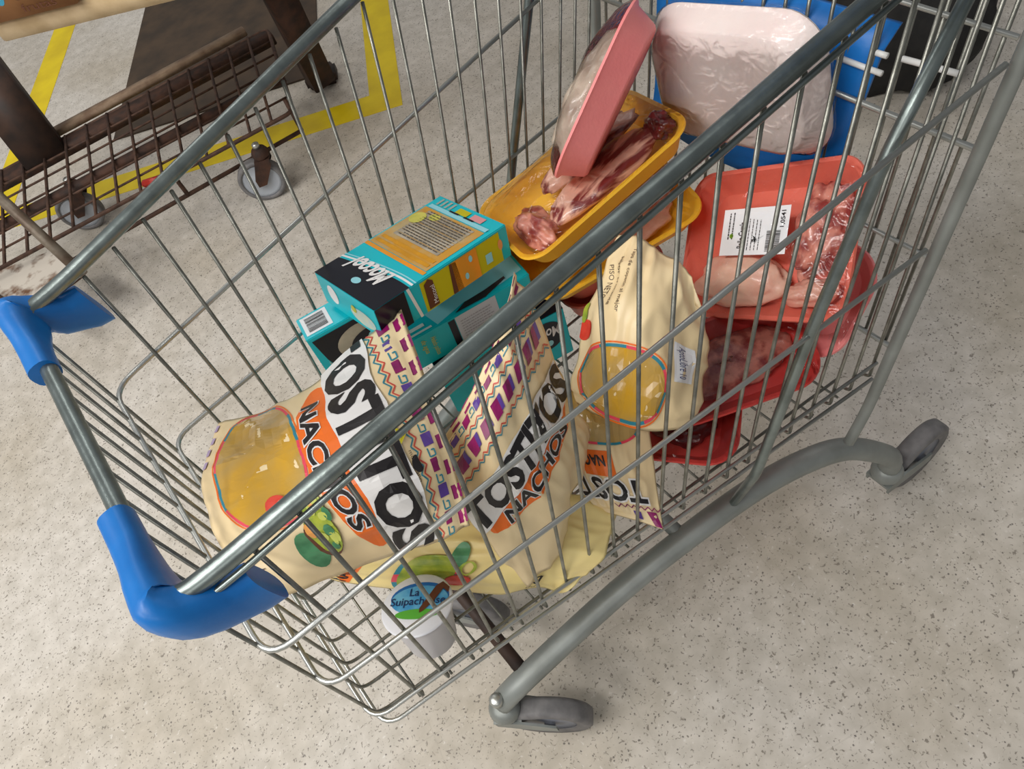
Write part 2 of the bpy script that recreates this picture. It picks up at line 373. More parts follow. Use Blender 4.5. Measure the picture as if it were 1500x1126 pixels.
# cross wires of the basket floor
for j in range(16):
    x = 0.018+j*0.0425; y = A2+B2*x-.004; z = ZB-.0405+EZ*x
    tube('floor_wire', [(x, -y, z), (x, y, z)], 0.0017, M_WIRE, cart, 6)
# corner bumpers
def bumper(s):
    z = ZR+0.0155
    arm_side = V((FX+0.050, s*(A_+.006), z+.006)); cor = V((FX-.004, s*(A_+.003), z)); arm_front = V((FX-.004, s*(A_-0.098), z))
    pts = fillet([arm_side, arm_side.lerp(cor, .5), cor, cor.lerp(arm_front, .5), arm_front], 0.034, 5)
    n = len(pts); sizes = []
    for i in range(n):
        t = i/(n-1)
        hgt = 0.027*(1-t)+0.013*t+0.009*math.sin(math.pi*t)**2; wid = 0.0125+0.005*math.sin(math.pi*min(1, t*1.3))
        drop = 0.034*max(0, 1-t*2.1)**1.0+0.010*(1-t)
        sizes.append((hgt, wid, drop))
    bm = bmesh.new()
    def sec(i, a):
        h, w, d = sizes[i]; ca, sa = math.cos(a), math.sin(a)
        return (math.copysign(abs(ca)**.75, ca)*h-d, math.copysign(abs(sa)**.75, sa)*w)
    sweep(bm, pts, 1, 20, sec=sec, up=V((0, 0, 1)))
    o = link('corner_bumper', bm, M_BLUE, cart); sharp(o, 0.9)
    # socket for the rim tube: small block painted dark blue as its inner shade
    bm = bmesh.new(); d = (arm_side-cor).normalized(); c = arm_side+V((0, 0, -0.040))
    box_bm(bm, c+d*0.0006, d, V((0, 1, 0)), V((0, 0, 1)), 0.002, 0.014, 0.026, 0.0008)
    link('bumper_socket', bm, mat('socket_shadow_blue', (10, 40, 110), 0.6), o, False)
bumper(-1); bumper(1)
# chassis
near = [az(735, 1028, 0.145), ay(772, 990, -.193), ay(902, 870, -.208), ay(1003, 789, -.226), ay(1103, 717, -.246), ay(1183, 674, -.268), ay(1243, 657, -.290), V((0.735, -.318, 0.17)), V((0.745, -.32, 0.125))]
def smooth_path(P, k=5):
    P = [V(p) for p in P]; out = []
    for i in range(len(P)-1):
        a, b, c, d = P[max(i-1, 0)], P[i], P[i+1], P[min(i+2, len(P)-1)]
        for j in range(k):
            t = j/k; out.append(0.5*((2*b)+(c-a)*t+(2*a-5*b+4*c-d)*t*t+(3*b-a-3*c+d)*t**3))
    out.append(P[-1]); return out
FARF = az(690, 893, 0.065)
for s in (-1, 1):
    P = [V((p.x, p.y*(-s), p.z)) for p in near]
    sp = smooth_path(P)
    def sec(i, a): return (math.cos(a)*0.0155, math.sin(a)*0.0175)
    bm = bmesh.new(); sweep(bm, sp, 1, 16, sec=sec); link('chassis_tube', bm, M_TUBE, cart)
tube('chassis_cross_bar', [near[3], V((near[3].x, -near[3].y, near[3].z))], 0.011, M_TUBE, cart, 12)
tube('chassis_cross_bar', [near[1]+V((0.0, 0.0, 0)), V((near[1].x, -near[1].y, near[1].z))], 0.010, M_DARK, cart, 12)
# wheels
def caster(pivot, wc, r, name_root, w=0.030, rust=False, top=0.13, hr=.62):
    pivot, wc = V(pivot), V(wc); d = V((wc.x-pivot.x, wc.y-pivot.y, 0)); d.normalize(); axl = V((-d.y, d.x, 0)); up = V((0, 0, 1))
    fm = M_RUST if rust else M_TUBE
    bm = bmesh.new()
    lathe(bm, (pivot.x, pivot.y, top-.022), up, [(0, -.012), (.016, -.012), (.023, -.004), (.024, .006), (.019, .016), (.012, .02), (0, .02)], 20)
    for s in (-1, 1):   # fork plates
        o = axl*s*(w/2+.004); th = axl*0.0018
        P = [V((pivot.x, pivot.y, top-.03))-d*.018, V((pivot.x, pivot.y, top-.03))+d*.022, wc+d*.012+up*.012, wc+d*.012-up*.010, wc-d*.012-up*.008, V((pivot.x, pivot.y, top-.05))-d*.016]
        A = [bm.verts.new(p+o+th) for p in P]; B = [bm.verts.new(p+o-th) for p in P]
        bm.faces.new(A); bm.faces.new(B[::-1])
        for k in range(len(P)): bm.faces.new((A[k], A[(k+1) % len(P)], B[(k+1) % len(P)], B[k]))
    box_bm(bm, V((pivot.x, pivot.y, top-.033))+d*.002, d, axl, up, .042, w+.011, .005)
    fork = link('caster_fork', bm, fm, name_root); sharp(fork)
    bm = bmesh.new()
    lathe(bm, wc, axl, [(r*hr, -w/2+.002), (r*.9, -w/2), (r*.99, -w/2+.004), (r, -w/4), (r, w/4), (r*.99, w/2-.004), (r*.9, w/2), (r*hr, w/2-.002), (r*hr, -w/2+.002)], 36)
    link('tyre', bm, M_RUBBER, fork)
    bm = bmesh.new()
    lathe(bm, wc, axl, [(0, -w/2-.002), (.008, -w/2-.002), (.009, -w/2+.004), (r*(hr-.12), -w/2+.006), (r*(hr+.01), -w/2+.003), (r*(hr+.01), w/2-.003), (r*(hr-.12), w/2-.006), (.009, w/2-.004), (.008, w/2+.002), (0, w/2+.002)], 28)
    link('wheel_hub', bm, mat('pale_grey_hub', (170, 176, 184), .45) if rust else M_HUB, fork)
    bm = bmesh.new(); lathe(bm, V((pivot.x, pivot.y, top+(.004 if rust else .030))), up, [(.0, -.006), (.010, -.006), (.010, .006), (.006, .009), (0, .009)], 16); link('pivot_bolt', bm, M_CHROME, fork)
    return fork
RW = 0.065
caster(az(738, 1035, 0.125), az(806, 1047, RW), RW, cart, top=0.138)
caster((FARF.x-.045, FARF.y+.055, 0), FARF, RW, cart, top=0.138)
wr = az(1340, 664, RW)
caster((0.745, -.32, 0), wr, RW, cart, top=0.13)
caster((0.745, .32, 0), (0.81, .33, RW), RW, cart, top=0.13)
# rear uprights, brace rods, handle, gate
NU = [ay(1243, 648, -.293), ay(1270, 600, -.292), ay(1490, 100, -.30), V((0.80, -.30, 1.0))]
FU = [V((0.74, .29, 0.30)), ay(878, 210, .288), ay(872, 0, .288), V((0.835, .29, 1.0))]
tube('rear_post', fillet(NU, .05), 0.0075, M_TUBE, cart, 12); tube('rear_post', fillet(FU, .05), 0.0075, M_TUBE, cart, 12)
tube('brace_rod', fillet([ay(1075, 735, -.245), ay(1108, 693, -.276), ay(1190, 480, -.273), ay(1300, 225, -.268), ay(1420, -10, -.262)], .02), 0.0062, M_STEEL, cart, 10)
tube('brace_rod', [ay(743, 320, .268), ay(752, 225, .262), ay(775, 0, .262), ay(784, -60, .262)], 0.0065, M_STEEL, cart, 10)
tube('handle_bar', [NU[-1], FU[-1]], 0.013, M_BLUE, cart, 14)
GT = lambda y, t: V((0.745+0.075*t, y, 0.40+0.50*t))
for j in range(19):
    y = -.262+.524*j/18
    tube('gate_wire', [GT(y, 0), GT(y, 1)], 0.0022, M_WIRE, cart, 6)
for t, r in ((0.0, .0035), (.30, .0028), (.58, .0035), (.80, .0028), (1.0, .0045)):
    tube('gate_rail', [GT(-.275, t)+V((-.004, 0, 0)), GT(.275, t)+V((-.004, 0, 0))], r, M_CHROME, cart, 8)
# folded child seat: blue plastic panel with a rolled top lip on white wires
bm = bmesh.new(); NYS, NZS = 14, 10; SX = 0.765
bl = [ax(942, 168, SX), ax(1250, 205, SX), ax(1275, 58, SX), ax(1125, 6, SX), ax(962, 70, SX)]
ycoords = [(0.115, -0.165)]
grid = []
for side in (0, 1):
    g = []
    for a in range(NZS+1):
        row = []
        tz = a/NZS
        for b in range(NYS+1):
            ty = b/NYS; y = 0.165-(0.165+0.135+0.02*tz)*ty
            z0 = 0.535+0.02*ty + 0.02*(2*ty-1)**2; z1 = 0.765+0.0*ty
            z = z0+(z1-z0)*tz
            x = SX+0.028*tz+0.006*(2*ty-1)**2 + (0.018*max(0, (tz-.86)/.14)**2) - 0.012*max(0, (.18-tz)/.18)**2
            row.append(bm.verts.new((x+side*.005, y, z)))
        g.append(row)
    grid.append(g)
for side in (0, 1):
    for a in range(NZS):
        for b in range(NYS): bm.faces.new((grid[side][a][b], grid[side][a+1][b], grid[side][a+1][b+1], grid[side][a][b+1]))
for a in range(NZS):
    for b in (0, NYS): bm.faces.new((grid[0][a][b], grid[0][a+1][b], grid[1][a+1][b], grid[1][a][b]))
for b in range(NYS):
    for a in (0, NZS): bm.faces.new((grid[0][a][b], grid[0][a][b+1], grid[1][a][b+1], grid[1][a][b]))
seat = link('child_seat', bm, M_BLUE, cart); seat['label'] = 'blue plastic child seat panel'
for j, (p0, p1) in enumerate((((1225, 83), (1292, 108)), ((1322, 86), (1404, 108)), ((1284, 77), (1300, 82)))):
    tube('seat_hinge_wire', [ax(*p0, 0.79), ax(*p1, 0.79)], 0.0032, mat('white_coated_wire', (222, 222, 220), 0.35), seat, 8)
rebase(cart, (0.35, 0, 0))

# ================================================================== GROCERIES
# ---- cardboard boxes
def carton(name, label, pos, ax_x, ax_y, dims, group='teal cartons of ice lollies', prints=()):
    ex = V(ax_x).normalized(); ey = V(ax_y); ey = (ey-ex*ey.dot(ex)).normalized(); ez = ex.cross(ey)
    root = empty(name); tag(root, label, 'box', group)
    L, W, H = dims; pos = V(pos)
    bm = bmesh.new(); box_bm(bm, pos, ex, ey, ez, L, W, H, 0.0011); b = link('carton_body', bm, M_TEAL, root); sharp(b, 0.5)
    off = 0.0005
    F = {'top': (lambda x, y, k=1: pos+ez*(H/2+off*k)+ex*(x-.5)*L+ey*(y-.5)*W),
         'near': (lambda x, y, k=1: pos-ey*(W/2+off*k)+ex*(x-.5)*L+ez*(y-.5)*H),
         'end': (lambda x, y, k=1: pos-ex*(L/2+off*k)+ey*(.5-x)*W+ez*(y-.5)*H),
         'bottom': (lambda x, y, k=1: pos-ez*(H/2+off*k)+ex*(x-.5)*L+ey*(y-.5)*W)}
    def face(f, k=1): return lambda x, y: F[f](x, y, k)
    low = pos-ez*H/2
    return root, face
def barcode(name, x0, y0, x1, y1, mapf_paper, mapf_ink, parent, n=22, seed=3, margin=.12):
    r = random.Random(seed); p = decal(name, [rect(x0, y0, x1, y1)], M_PAPER, mapf_paper, parent)
    w = (x1-x0); h = y1-y0; x = x0+w*margin; P = []
    while x < x1-w*margin:
        bw = w*r.choice((.012, .02, .03)); P.append(rect(x, y0+h*.14, x+bw, y1-h*.14)); x += bw+w*r.choice((.015, .025, .03))
    decal('barcode_bars', P, M_BLACK, mapf_ink, p)
    return p
def text_lines(name, x0, y0, x1, y1, n, mapf, parent, m=None, seed=1, fill=.45):
    r = random.Random(seed); P = []
    for k in range(n):
        y = y1-(y1-y0)*(k+.5)/n; h = (y1-y0)/n*fill; x = x0
        e = x1-(x1-x0)*r.uniform(0, .12)
        while x < e:
            w = (x1-x0)*r.uniform(.03, .11); P.append(rect(x, y-h/2, min(x+w, e), y+h/2)); x += w+(x1-x0)*.02
    return decal(name, P, m or M_INK, mapf, parent)
def arc_band(x0, x1, y0, y1, xm, n=14):
    return [(x0 if False else xm(y0+(y1-y0)*k/n), y0+(y1-y0)*k/n) for k in range(n+1)]
def logo(face, fn, parent, x0, y0, x1, y1, flip, k):
    """white script brand name between two slanted strokes with a pale drop"""
    def mp(kk):
        f = face(fn, kk)
        return (lambda x, y: f(x0+x1-x, y0+y1-y)) if flip else f
    text_decal('brand_lettering', 'Mocool', M_WHITE, mp(k), parent, x0+(x1-x0)*.06, y0, x1-(x1-x0)*.04, y1, offset=0.03, cut=False, shear=0.25)

B1D = (0.204, 0.131, 0.046)
b1, f1 = carton('lolly_carton', 'teal carton lying on top of the other cartons, with a yellow side', (0.3379, 0.1439, 0.6171), (0.9792, 0.0961, -0.1785), (-0.1162, 0.9876, -0.106), B1D)
# top face of the upper carton: u along length (0 = logo end), v from near (0) to far (1)
t1 = f1('top', 1); t2 = f1('top', 2); t3 = f1('top', 3)
cur = lambda y, c: c+0.10*math.sin(math.pi*min(1, max(0, y)))-0.02
ys = [k/14 for k in range(15)]
decal('printed_panel', [[(0, 1), (0, 0)]+[(0.255-0.06*(abs(y-.15))**1.6*1.6, y) for y in ys]], M_NAVY, t1, b1)
for c, w, m in ((.272, .016, M_WHITE), (.300, .010, M_TEALL)):
    decal('printed_band', [[(c+dx-0.06*(abs(y-.15))**1.6*1.6, y) for y in seq] for dx, seq in ((0, ys),)] and
          [[(c-0.06*(abs(y-.15))**1.6*1.6, y) for y in ys]+[(c+w-0.06*(abs(y-.15))**1.6*1.6, y) for y in ys[::-1]]], m, t1, b1)
text_decal('brand_lettering', 'Mocool', M_WHITE, (lambda x, y: t2(.275-y*.13, .26+x*.56+y*.02)), b1, 0, 0, 1, 1, offset=0.03, cut=False, shear=0.3)
decal('printed_drop', [ell(.105, .52, .026, .06)], M_TEALL, t2, b1)
decal('printed_picture', [rect(.405, .06, .86, .97)], M_BPIC, t1, b1)
decal('printed_picture', [rect(.37, .04, .40, .985)], M_BORA, t1, b1)
for c in (.445, .49): decal('printed_stick', [rect(c-.014, .10, c+.014, .93)], mat('print_lolly', (224, 158, 20), .35, c2=(200, 140, 20), scale=40), t2, b1)
text_lines('printed_text', .54, .16, .84, .86, 1, t2, b1, M_BGREY, fill=1.0)
def t3r(x, y): return t3(.55+y*.29, .20+x*.64)
text_lines('printed_text', 0, 0, 1, 1, 13, t3r, b1, mat('print_text_dark', (84, 76, 66), .5), seed=4, fill=.4)
decal('printed_picture', [ell(.74, .86, .06, .09), ell(.80, .70, .035, .07)], mat('print_pear', (214, 206, 96), .35, c2=(190, 190, 80), scale=60), t3, b1)
decal('printed_panel', [rect(.865, .06, .90, .94)], M_TEALL, t2, b1)
for y, m in ((.50, M_BYEL), (.28, mat('print_rose', (222, 150, 150), .4))):
    decal('printed_picture', [rect(.91, y-.07, .965, y+.10)], m, t2, b1)
    decal('printed_panel', [rect(.895, y+.02, .91, y+.16)], M_NAVY, t3, b1)
text_lines('printed_text', .91, .66, .98, .92, 4, t2, b1, M_BGREY, seed=9)
n1 = f1('near', 1); n2 = f1('near', 2); n3 = f1('near', 3)
decal('printed_panel', [rect(0, 0, .21, 1)], M_NAVY, n1, b1)
decal('printed_band', [[(.225, 1), (.245, 1), (.285, 0), (.265, 0)]], M_WHITE, n1, b1)
decal('printed_panel', [rect(.315, .02, .93, .93)], M_BYEL, n1, b1)
decal('printed_picture', [[(.335, .06), (.41, .06), (.405, .82), (.375, .93), (.34, .82)]], M_BROWNP, n2, b1)
text_decal('printed_text', 'Mocool', M_PAPER, (lambda x, y: n3(.405-y*.03, .15+x*.55)), b1, 0, 0, 1, 1, cut=False)
decal('printed_picture', [[(.52, .02), (.60, .02), (.585, .90), (.535, .93)]], M_BROWNP, n2, b1)
decal('printed_picture', [rect(.555, .02, .745, .93)], M_BORA, n2, b1)
decal('printed_picture', [ell(.64, .30, .014, .10), ell(.69, .72, .014, .10)], M_TEALL, n3, b1)
decal('printed_picture', [rect(.80, .22, .85, .52)], M_TEALL, n2, b1)
decal('printed_picture', [ell(.925, .55, .018, .16)], mat('print_peach', (226, 150, 90), .4), n2, b1)
e1 = f1('end', 1); e2 = f1('end', 2)
decal('printed_picture', [ell(.72, .38, .2, .26)], mat('print_ice', (176, 206, 206), .4, c2=(210, 214, 190), scale=50), e1, b1)
decal('printed_picture', [ell(.24, .55, .08, .3)], M_PAPER, e1, b1); decal('printed_picture', [ell(.60, .55, .04, .12)], M_BYEL, e2, b1)
rebase(b1, (0.34, 0.149, 0.56))

# carton on edge under the logo end, barcode on its narrow upper face
b2, f2 = carton('lolly_carton', 'teal carton standing on end with a white barcode on its narrow upper face', (0.2235, 0.1737, 0.501), (0.9861, -0.1636, -0.03), (0.1615, 0.985, -0.061), (0.100, 0.046, 0.198))
tt = f2('top', 1); tt2 = f2('top', 2)
barcode('barcode_label', .03, .14, .24, .92, (lambda x, y: tt(.04+(y-.14)/.78*.36, .12+(x-.03)/.21*.78)), (lambda x, y: tt2(.04+(y-.14)/.78*.36, .12+(x-.03)/.21*.78)), b2, seed=5)
nn = f2('near', 1); nn2 = f2('near', 2); nn3 = f2('near', 3)
decal('printed_panel', [[(.05, .97), (.98, .97), (.98, .55), (.62, .66), (.42, .62), (.30, .70), (.18, .64), (.10, .78)]], M_NAVY, nn, b2)
decal('printed_picture', [[(.05, .30), (.10, .76), (.18, .63), (.30, .69), (.42, .61), (.62, .65), (.98, .54), (.98, .30)]], mat('print_pale_fruit', (206, 210, 196), .4, c2=(170, 190, 180), scale=40), nn, b2)
decal('printed_picture', [ell(.62, .80, .34, .13)], M_BGREY, nn2, b2); decal('printed_picture', [ell(.74, .76, .30, .10)], M_NAVY, nn3, b2)
decal('printed_drop', [ell(.84, .79, .14, .04)], M_TEALL, f2('near', 4), b2)
rebase(b2, (0.2235, 0.174, 0.402))

b3, f3 = carton('lolly_carton', 'teal carton with a pale grey text label on its side, under the topmost carton', (0.3663, 0.1488, 0.5188), (0.9867, -0.1596, -0.0303), (0.1595, 0.9872, -0.0039), (0.190, 0.115, 0.058))
n1 = f3('near', 1); n2 = f3('near', 2); n3 = f3('near', 3)
decal('printed_label', [rect(.40, .16, .72, .96)], M_BLAB, n1, b3); decal('printed_panel', [rect(.345, .12, .395, .94)], M_NAVY, n1, b3)
text_lines('printed_text', .43, .22, .68, .82, 7, n2, b3, mat('print_text_grey', (150, 152, 160), .5), seed=12, fill=.3)
text_decal('printed_text', 'Helado palitos', mat('print_yellow_ink', (206, 196, 40), .4), (lambda x, y: n2(.18-.0*y+y*.05, .80-x*.62)), b3, 0, 0, 1, 1, cut=False, shear=.3)
text_decal('printed_text', 'de agua', mat('print_yellow_ink', (206, 196, 40), .4), (lambda x, y: n2(.11+y*.05, .84-x*.45)), b3, 0, 0, 1, 1, cut=False, shear=.3)
t1 = f3('top', 1); t2 = f3('top', 2)
decal('printed_picture', [[(.28, .02), (.52, .12), (.80, .08), (.98, .12), (.98, .5), (.2, .5)]], M_TEALL, t1, b3)
decal('printed_band', [[(.42, .03), (.52, .11), (.68, .12), (.85, .16), (.85, .12), (.66, .02)]], mat('print_chocolate', (58, 36, 34), .3), t2, b3)
decal('printed_band', [rect(.02, .10, .20, .15), rect(.04, .03, .24, .06)], M_WHITE, t2, b3)
rebase(b3, (0.366, 0.149, 0.49))

b4, f4 = carton('lolly_carton', 'teal carton with black oval logo, beneath the grey-labelled carton', (0.388, 0.120, 0.4385), (0.9736, -0.2281, -0.01), (0.2281, 0.9736, 0.0), (0.190, 0.115, 0.097))
n1 = f4('near', 1); n2 = f4('near', 2); n3 = f4('near', 3)
decal('printed_panel', [ell(.80, .60, .155, .30, p=.8)], M_NAVY, n1, b4)
text_decal('brand_lettering', 'Mocool', M_WHITE, (lambda x, y: n2(.94-x*.27, .76-y*.20)), b4, 0, 0, 1, 1, offset=.02, cut=False, shear=.2)
decal('printed_drop', [ell(.84, .44, .025, .06)], M_TEALL, n2, b4)
decal('printed_panel', [rect(0, 0, 1, .35)], M_NAVY, f4('top', 1), b4)
decal('printed_band', [rect(.60, .05, .68, .12), rect(.72, .10, .80, .16)], M_WHITE, f4('top', 2), b4)
rebase(b4, (0.388, 0.12, 0.39))

# ---- snack bags
def lag3(t): return (2*(t-.5)*(t-1), -4*t*(t-1), 2*t*(t-.5))
def make_bag(label, ctrl, thick, seed, wrinkle=0.004, crimp=True, nu=56, nv=56, bulge=0.0, film=None, name='snack_bag'):
    """ctrl[u][v] = (px,py,z): 3x3 points of the visible face; u 0 bottom edge -> 1 top seal, v 0 -> 1 in reading direction"""
    C3 = [[az(*c) for c in row] for row in ctrl]
    root = empty(name); tag(root, label, 'snack bag', 'cream bags of tortilla chips')
    def base(u, v):
        a, b = lag3(u), lag3(v); p = V((0, 0, 0))
        for i in range(3):
            for j in range(3): p += C3[i][j]*(a[i]*b[j])
        return p
    def nrm(u, v):
        e = 1e-3; n = (base(u+e, v)-base(u-e, v)).cross(base(u, v+e)-base(u, v-e)).normalized()
        return n if n.dot(CC-base(u, v)) > 0 else -n
    sd = V((seed*7.3, seed*3.1, seed*1.7))
    def wr(u, v):
        q = V((u, v, 0))
        edge = max(0, min(1, u/.06))*1.0
        w = noise.noise(q*3.0+sd)*1.3 + (0.5-abs(noise.noise(q*5.0+sd*2)))*1.1 + (0.35-abs(noise.noise(V((u*3, v*9, 0))+sd)))*0.7
        rad = 0.0
        if crimp and u > .93: rad = 0.35*math.sin((u-.93)/.07*math.pi*3)
        return (w*wrinkle*(0.35 if u > .93 else 1.0) + rad*wrinkle*.5)
    def S(u, v, off=0.0):
        u_, v_ = min(1, max(0, u)), min(1, max(0, v)); n = nrm(u_, v_)
        return base(u_, v_)+n*(wr(u_, v_)+bulge*math.sin(math.pi*u_)*math.sin(math.pi*v_)+off)
    bm = bmesh.new(); fr, bk = [], []
    for i in range(nu+1):
        r1, r2 = [], []
        for j in range(nv+1):
            u, v = i/nu, j/nv; p = S(u, v)
            edge = i in (0, nu) or j in (0, nv)
            th = thick*(max(0, math.sin(math.pi*min(1, u/.94))) ** .55)*(math.sin(math.pi*v)**.5) if u < .94 else 0.0012
            a = bm.verts.new(p); r1.append(a)
            r2.append(a if edge else bm.verts.new(p-nrm(u, v)*max(th, .0012)))
        fr.append(r1); bk.append(r2)
    for i in range(nu):
        for j in range(nv):
            bm.faces.new((fr[i][j], fr[i+1][j], fr[i+1][j+1], fr[i][j+1]))
            q = [bk[i][j], bk[i][j+1], bk[i+1][j+1], bk[i+1][j]]
            q2 = []
            for x in q:
                if x not in q2: q2.append(x)
            try: bm.faces.new(q2)
            except ValueError: pass
    link('bag_film', bm, film or M_CREAM, root)
    zmin = min(p.z for row in C3 for p in row)
    root['_z'] = zmin
    def mp(k=1): return lambda x, y: S(y, x, 0.0006*k)      # plane x = v (reading), y = u (up)
    return root, mp
def zigzag(u, du, v0, v1, n): return [(v0+(v1-v0)*k/n, u+(du if k % 2 else -du)) for k in range(n+1)]
def bag_print(root, mp, parts='seal zig brand nacho window veg', v0=0.0, v1=1.0, win=(.36, .30, .33, .17), seed=1, step=.04, brand=(.03, .97, .60, .80), dy=0.0):
    g = lambda k: mp(k)
    if 'seal' in parts:
        P, Q, T = [], [], []
        n = 9; pt = (v1-v0)/n
        for k in range(n):
            v = v0+pt*(k+.5)
            P.append(rect(v-pt*.27, .955, v+pt*.27, .999))
            (Q if k % 2 else P).append(rect(v-pt*.52, .893, v-pt*.02, .938))
            s = pt*.17; vm = v+pt*.24
            T += stroke([(vm-s, .900), (vm+s, .900), (vm+s, .926), (vm-s*.4, .926), (vm-s*.4, .913)], .006)
        decal('printed_blocks', P, M_MAG, g(1), root, True, step); decal('printed_blocks', Q, M_VIO, g(1), root, True, step); decal('printed_keys', T, M_TEALP, g(1), root, True, step)
    if 'zig' in parts:
        decal('printed_zigzag', stroke(zigzag(.862, .011, v0, v1, 34), .006), M_REDP, g(1), root, True, step)
        decal('printed_zigzag', stroke(zigzag(.847, .011, v0, v1, 34), .006), M_TEALP, g(1), root, True, step)
    if 'nacho' in parts:
        decal('printed_orange_band', [ell(.5, .575+dy, .44, .115, 40)], M_ORANGE, g(1), root, True, step)
        text_decal('brand_lettering', 'NACHOS', M_WHITE, g(2), root, .18, .478+dy, .82, .548+dy, offset=.07, step=step, ref=('NACHOS', 0.0, 0.0), warp=lambda x, y: (x, y+.10*((x-.5)/.35)**2*.35))
        text_decal('brand_lettering', 'NACHOS', M_BLACK, g(3), root, .18, .478+dy, .82, .548+dy, offset=.025, step=step, ref=('NACHOS', 0.0, 0.0), warp=lambda x, y: (x, y+.10*((x-.5)/.35)**2*.35))
    if 'brand' in parts:
        x0, x1, y0, y1 = brand
        wp = lambda x, y: (x, y+.03*((x-.5)/.5)**2)
        xs_ = [x0+(x1-x0)*k/20 for k in range(21)]; xs_ = [min(1, max(0, q)) for q in xs_]
        decal('printed_white_band', [[wp(q, y0-.018-.006*math.sin(q*24)) for q in xs_]+[wp(q, y1+.018+.008*math.sin(q*19)) for q in xs_[::-1]]], M_WHITE, g(4), root, True, step)
        for s, m, o_, k in (('TOSTITOS', M_BLACK, .04, 5),):
            text_decal('brand_lettering', s, m, g(k), root, x0, y0, x1, y1, offset=o_, step=step, ref=(s, 0.0, 0.0), warp=wp)
    if 'window' in parts:
        cx, cy, rx, ry = win
        decal('chip_window', [ell(cx, cy, rx, ry, 40, p=.75)], M_WIN, g(1), root, True, step)
        decal('printed_window_edge', ring_polys(cx, cy, rx+.012, ry+.010, .012, 48, .75, lambda k: (k//4) % 2 == 0), M_PINKP, g(1), root, True, step)
        decal('printed_window_edge', ring_polys(cx, cy, rx+.012, ry+.010, .012, 48, .75, lambda k: (k//4) % 2 == 1), M_TEALP, g(1), root, True, step)
        decal('printed_window_edge', ring_polys(cx, cy, rx+.022, ry+.019, .006, 48, .75), M_ORANGE, g(1), root, True, step)
    if 'veg' in parts:
        cx, cy = .72, .345
        decal('printed_leaf', [ell(cx+.12, cy-.03, .09, .055, 20)], M_GREEN, g(2), root, True, step)
        decal('printed_avocado', [ell(cx+.08, cy+.04, .10, .060, 20)], M_BROWNP, g(3), root, True, step)
        decal('printed_avocado', [ell(cx+.06, cy+.05, .105, .055, 20), ell(cx-.07, cy+.06, .07, .05, 18)], M_GUAC, g(4), root, True, step)
        rv_ = random.Random(seed+5)
        for m_, nn_ in ((mat('print_lettuce', (196, 204, 96), .4), 7), (M_GREEN, 4), (mat('print_pepper', (232, 160, 80), .4), 4)):
            decal('printed_salad', [ell(cx+rv_.uniform(-.10, .14), cy+rv_.uniform(0, .11), rv_.uniform(.015, .035), rv_.uniform(.008, .018), 9) for _ in range(nn_)], m_, g(5), root, True, step)['kind'] = 'stuff'
        decal('printed_tomato', [ell(cx-.10, cy-.05, .062, .05, 22)], M_TOM, g(6), root, True, step)
        decal('printed_highlight', [ell(cx-.115, cy-.035, .018, .010, 12)], mat('print_tomato_light', (240, 140, 120), .3), g(7), root, True, step)

# bag lying across the front of the basket, logo up
A_ctrl = [[(322, 622, .555), (306, 742, .635), (388, 884, .630)],
          [(436, 574, .585), (470, 682, .700), (548, 818, .605)],
          [(588, 452, .640), (640, 605, .665), (690, 768, .625)]]
bagA, mA = make_bag('puffed cream chip bag lying on its back beside the blue bumpers', A_ctrl, .115, 3, .006)
bag_print(bagA, mA, win=(.36, .27, .33, .185), brand=(-.10, .98, .615, .79))
text_decal('printed_weight', '140g', M_INK, (lambda x, y: mA(2)(.855+x*.10, .05+y*.055)), bagA, 0, 0, 1, 1, step=.25)
decal('printed_blocks', [rect(.03+.08*k, .004, .075+.08*k, .028) for k in range(4)], mat('print_lavender', (176, 156, 190), .5), mA(2), bagA, True, .04)
decal('printed_bowl', [ell(.66, .835, .035, .022, 18, a0=math.pi*.9, a1=math.pi*2.3)], M_BLACK, mA(6), bagA, True, .04); decal('printed_chip', [[(.50, .80), (.57, .80), (.53, .84)]], M_BYEL, mA(6), bagA, True, .04)
text_decal('printed_slogan', 'multigrano', M_INK, (lambda x, y: mA(2)(.60+x*.13, .815+y*.02)), bagA, 0, 0, 1, 1, step=.25)
rebase(bagA, (0.13, 0.0, 0.50))

# bag wedged upright in the middle with its patterned top folded over
B_ctrl = [[(775, 862, .455), (838, 745, .475), (868, 640, .50)],
          [(700, 765, .545), (770, 660, .615), (818, 560, .575)],
          [(640, 655, .600), (712, 530, .665), (752, 398, .650)]]
bagB, mB = make_bag('crumpled cream chip bag standing between the cartons and the near side, purple patterned top folded', B_ctrl, .06, 11, .009)
bag_print(bagB, mB, parts='seal zig nacho brand', brand=(.02, .98, .42, .58), dy=-.17)
decal('printed_blocks', [rect(.10+.11*k, .74, .155+.11*k, .82) for k in range(8)], M_MAG, mB(2), bagB, True, .04)
decal('printed_blocks', [rect(.155+.11*k, .75, .18+.11*k, .82) for k in range(8)], M_VIO, mB(2), bagB, True, .04)
decal('printed_zigzag', stroke(zigzag(.705, .011, 0.02, .98, 34), .006), M_REDP, mB(2), bagB, True, .04)
decal('printed_zigzag', stroke(zigzag(.690, .011, 0.02, .98, 34), .006), M_TEALP, mB(2), bagB, True, .04)
rebase(bagB, (0.30, -0.1, 0.45))

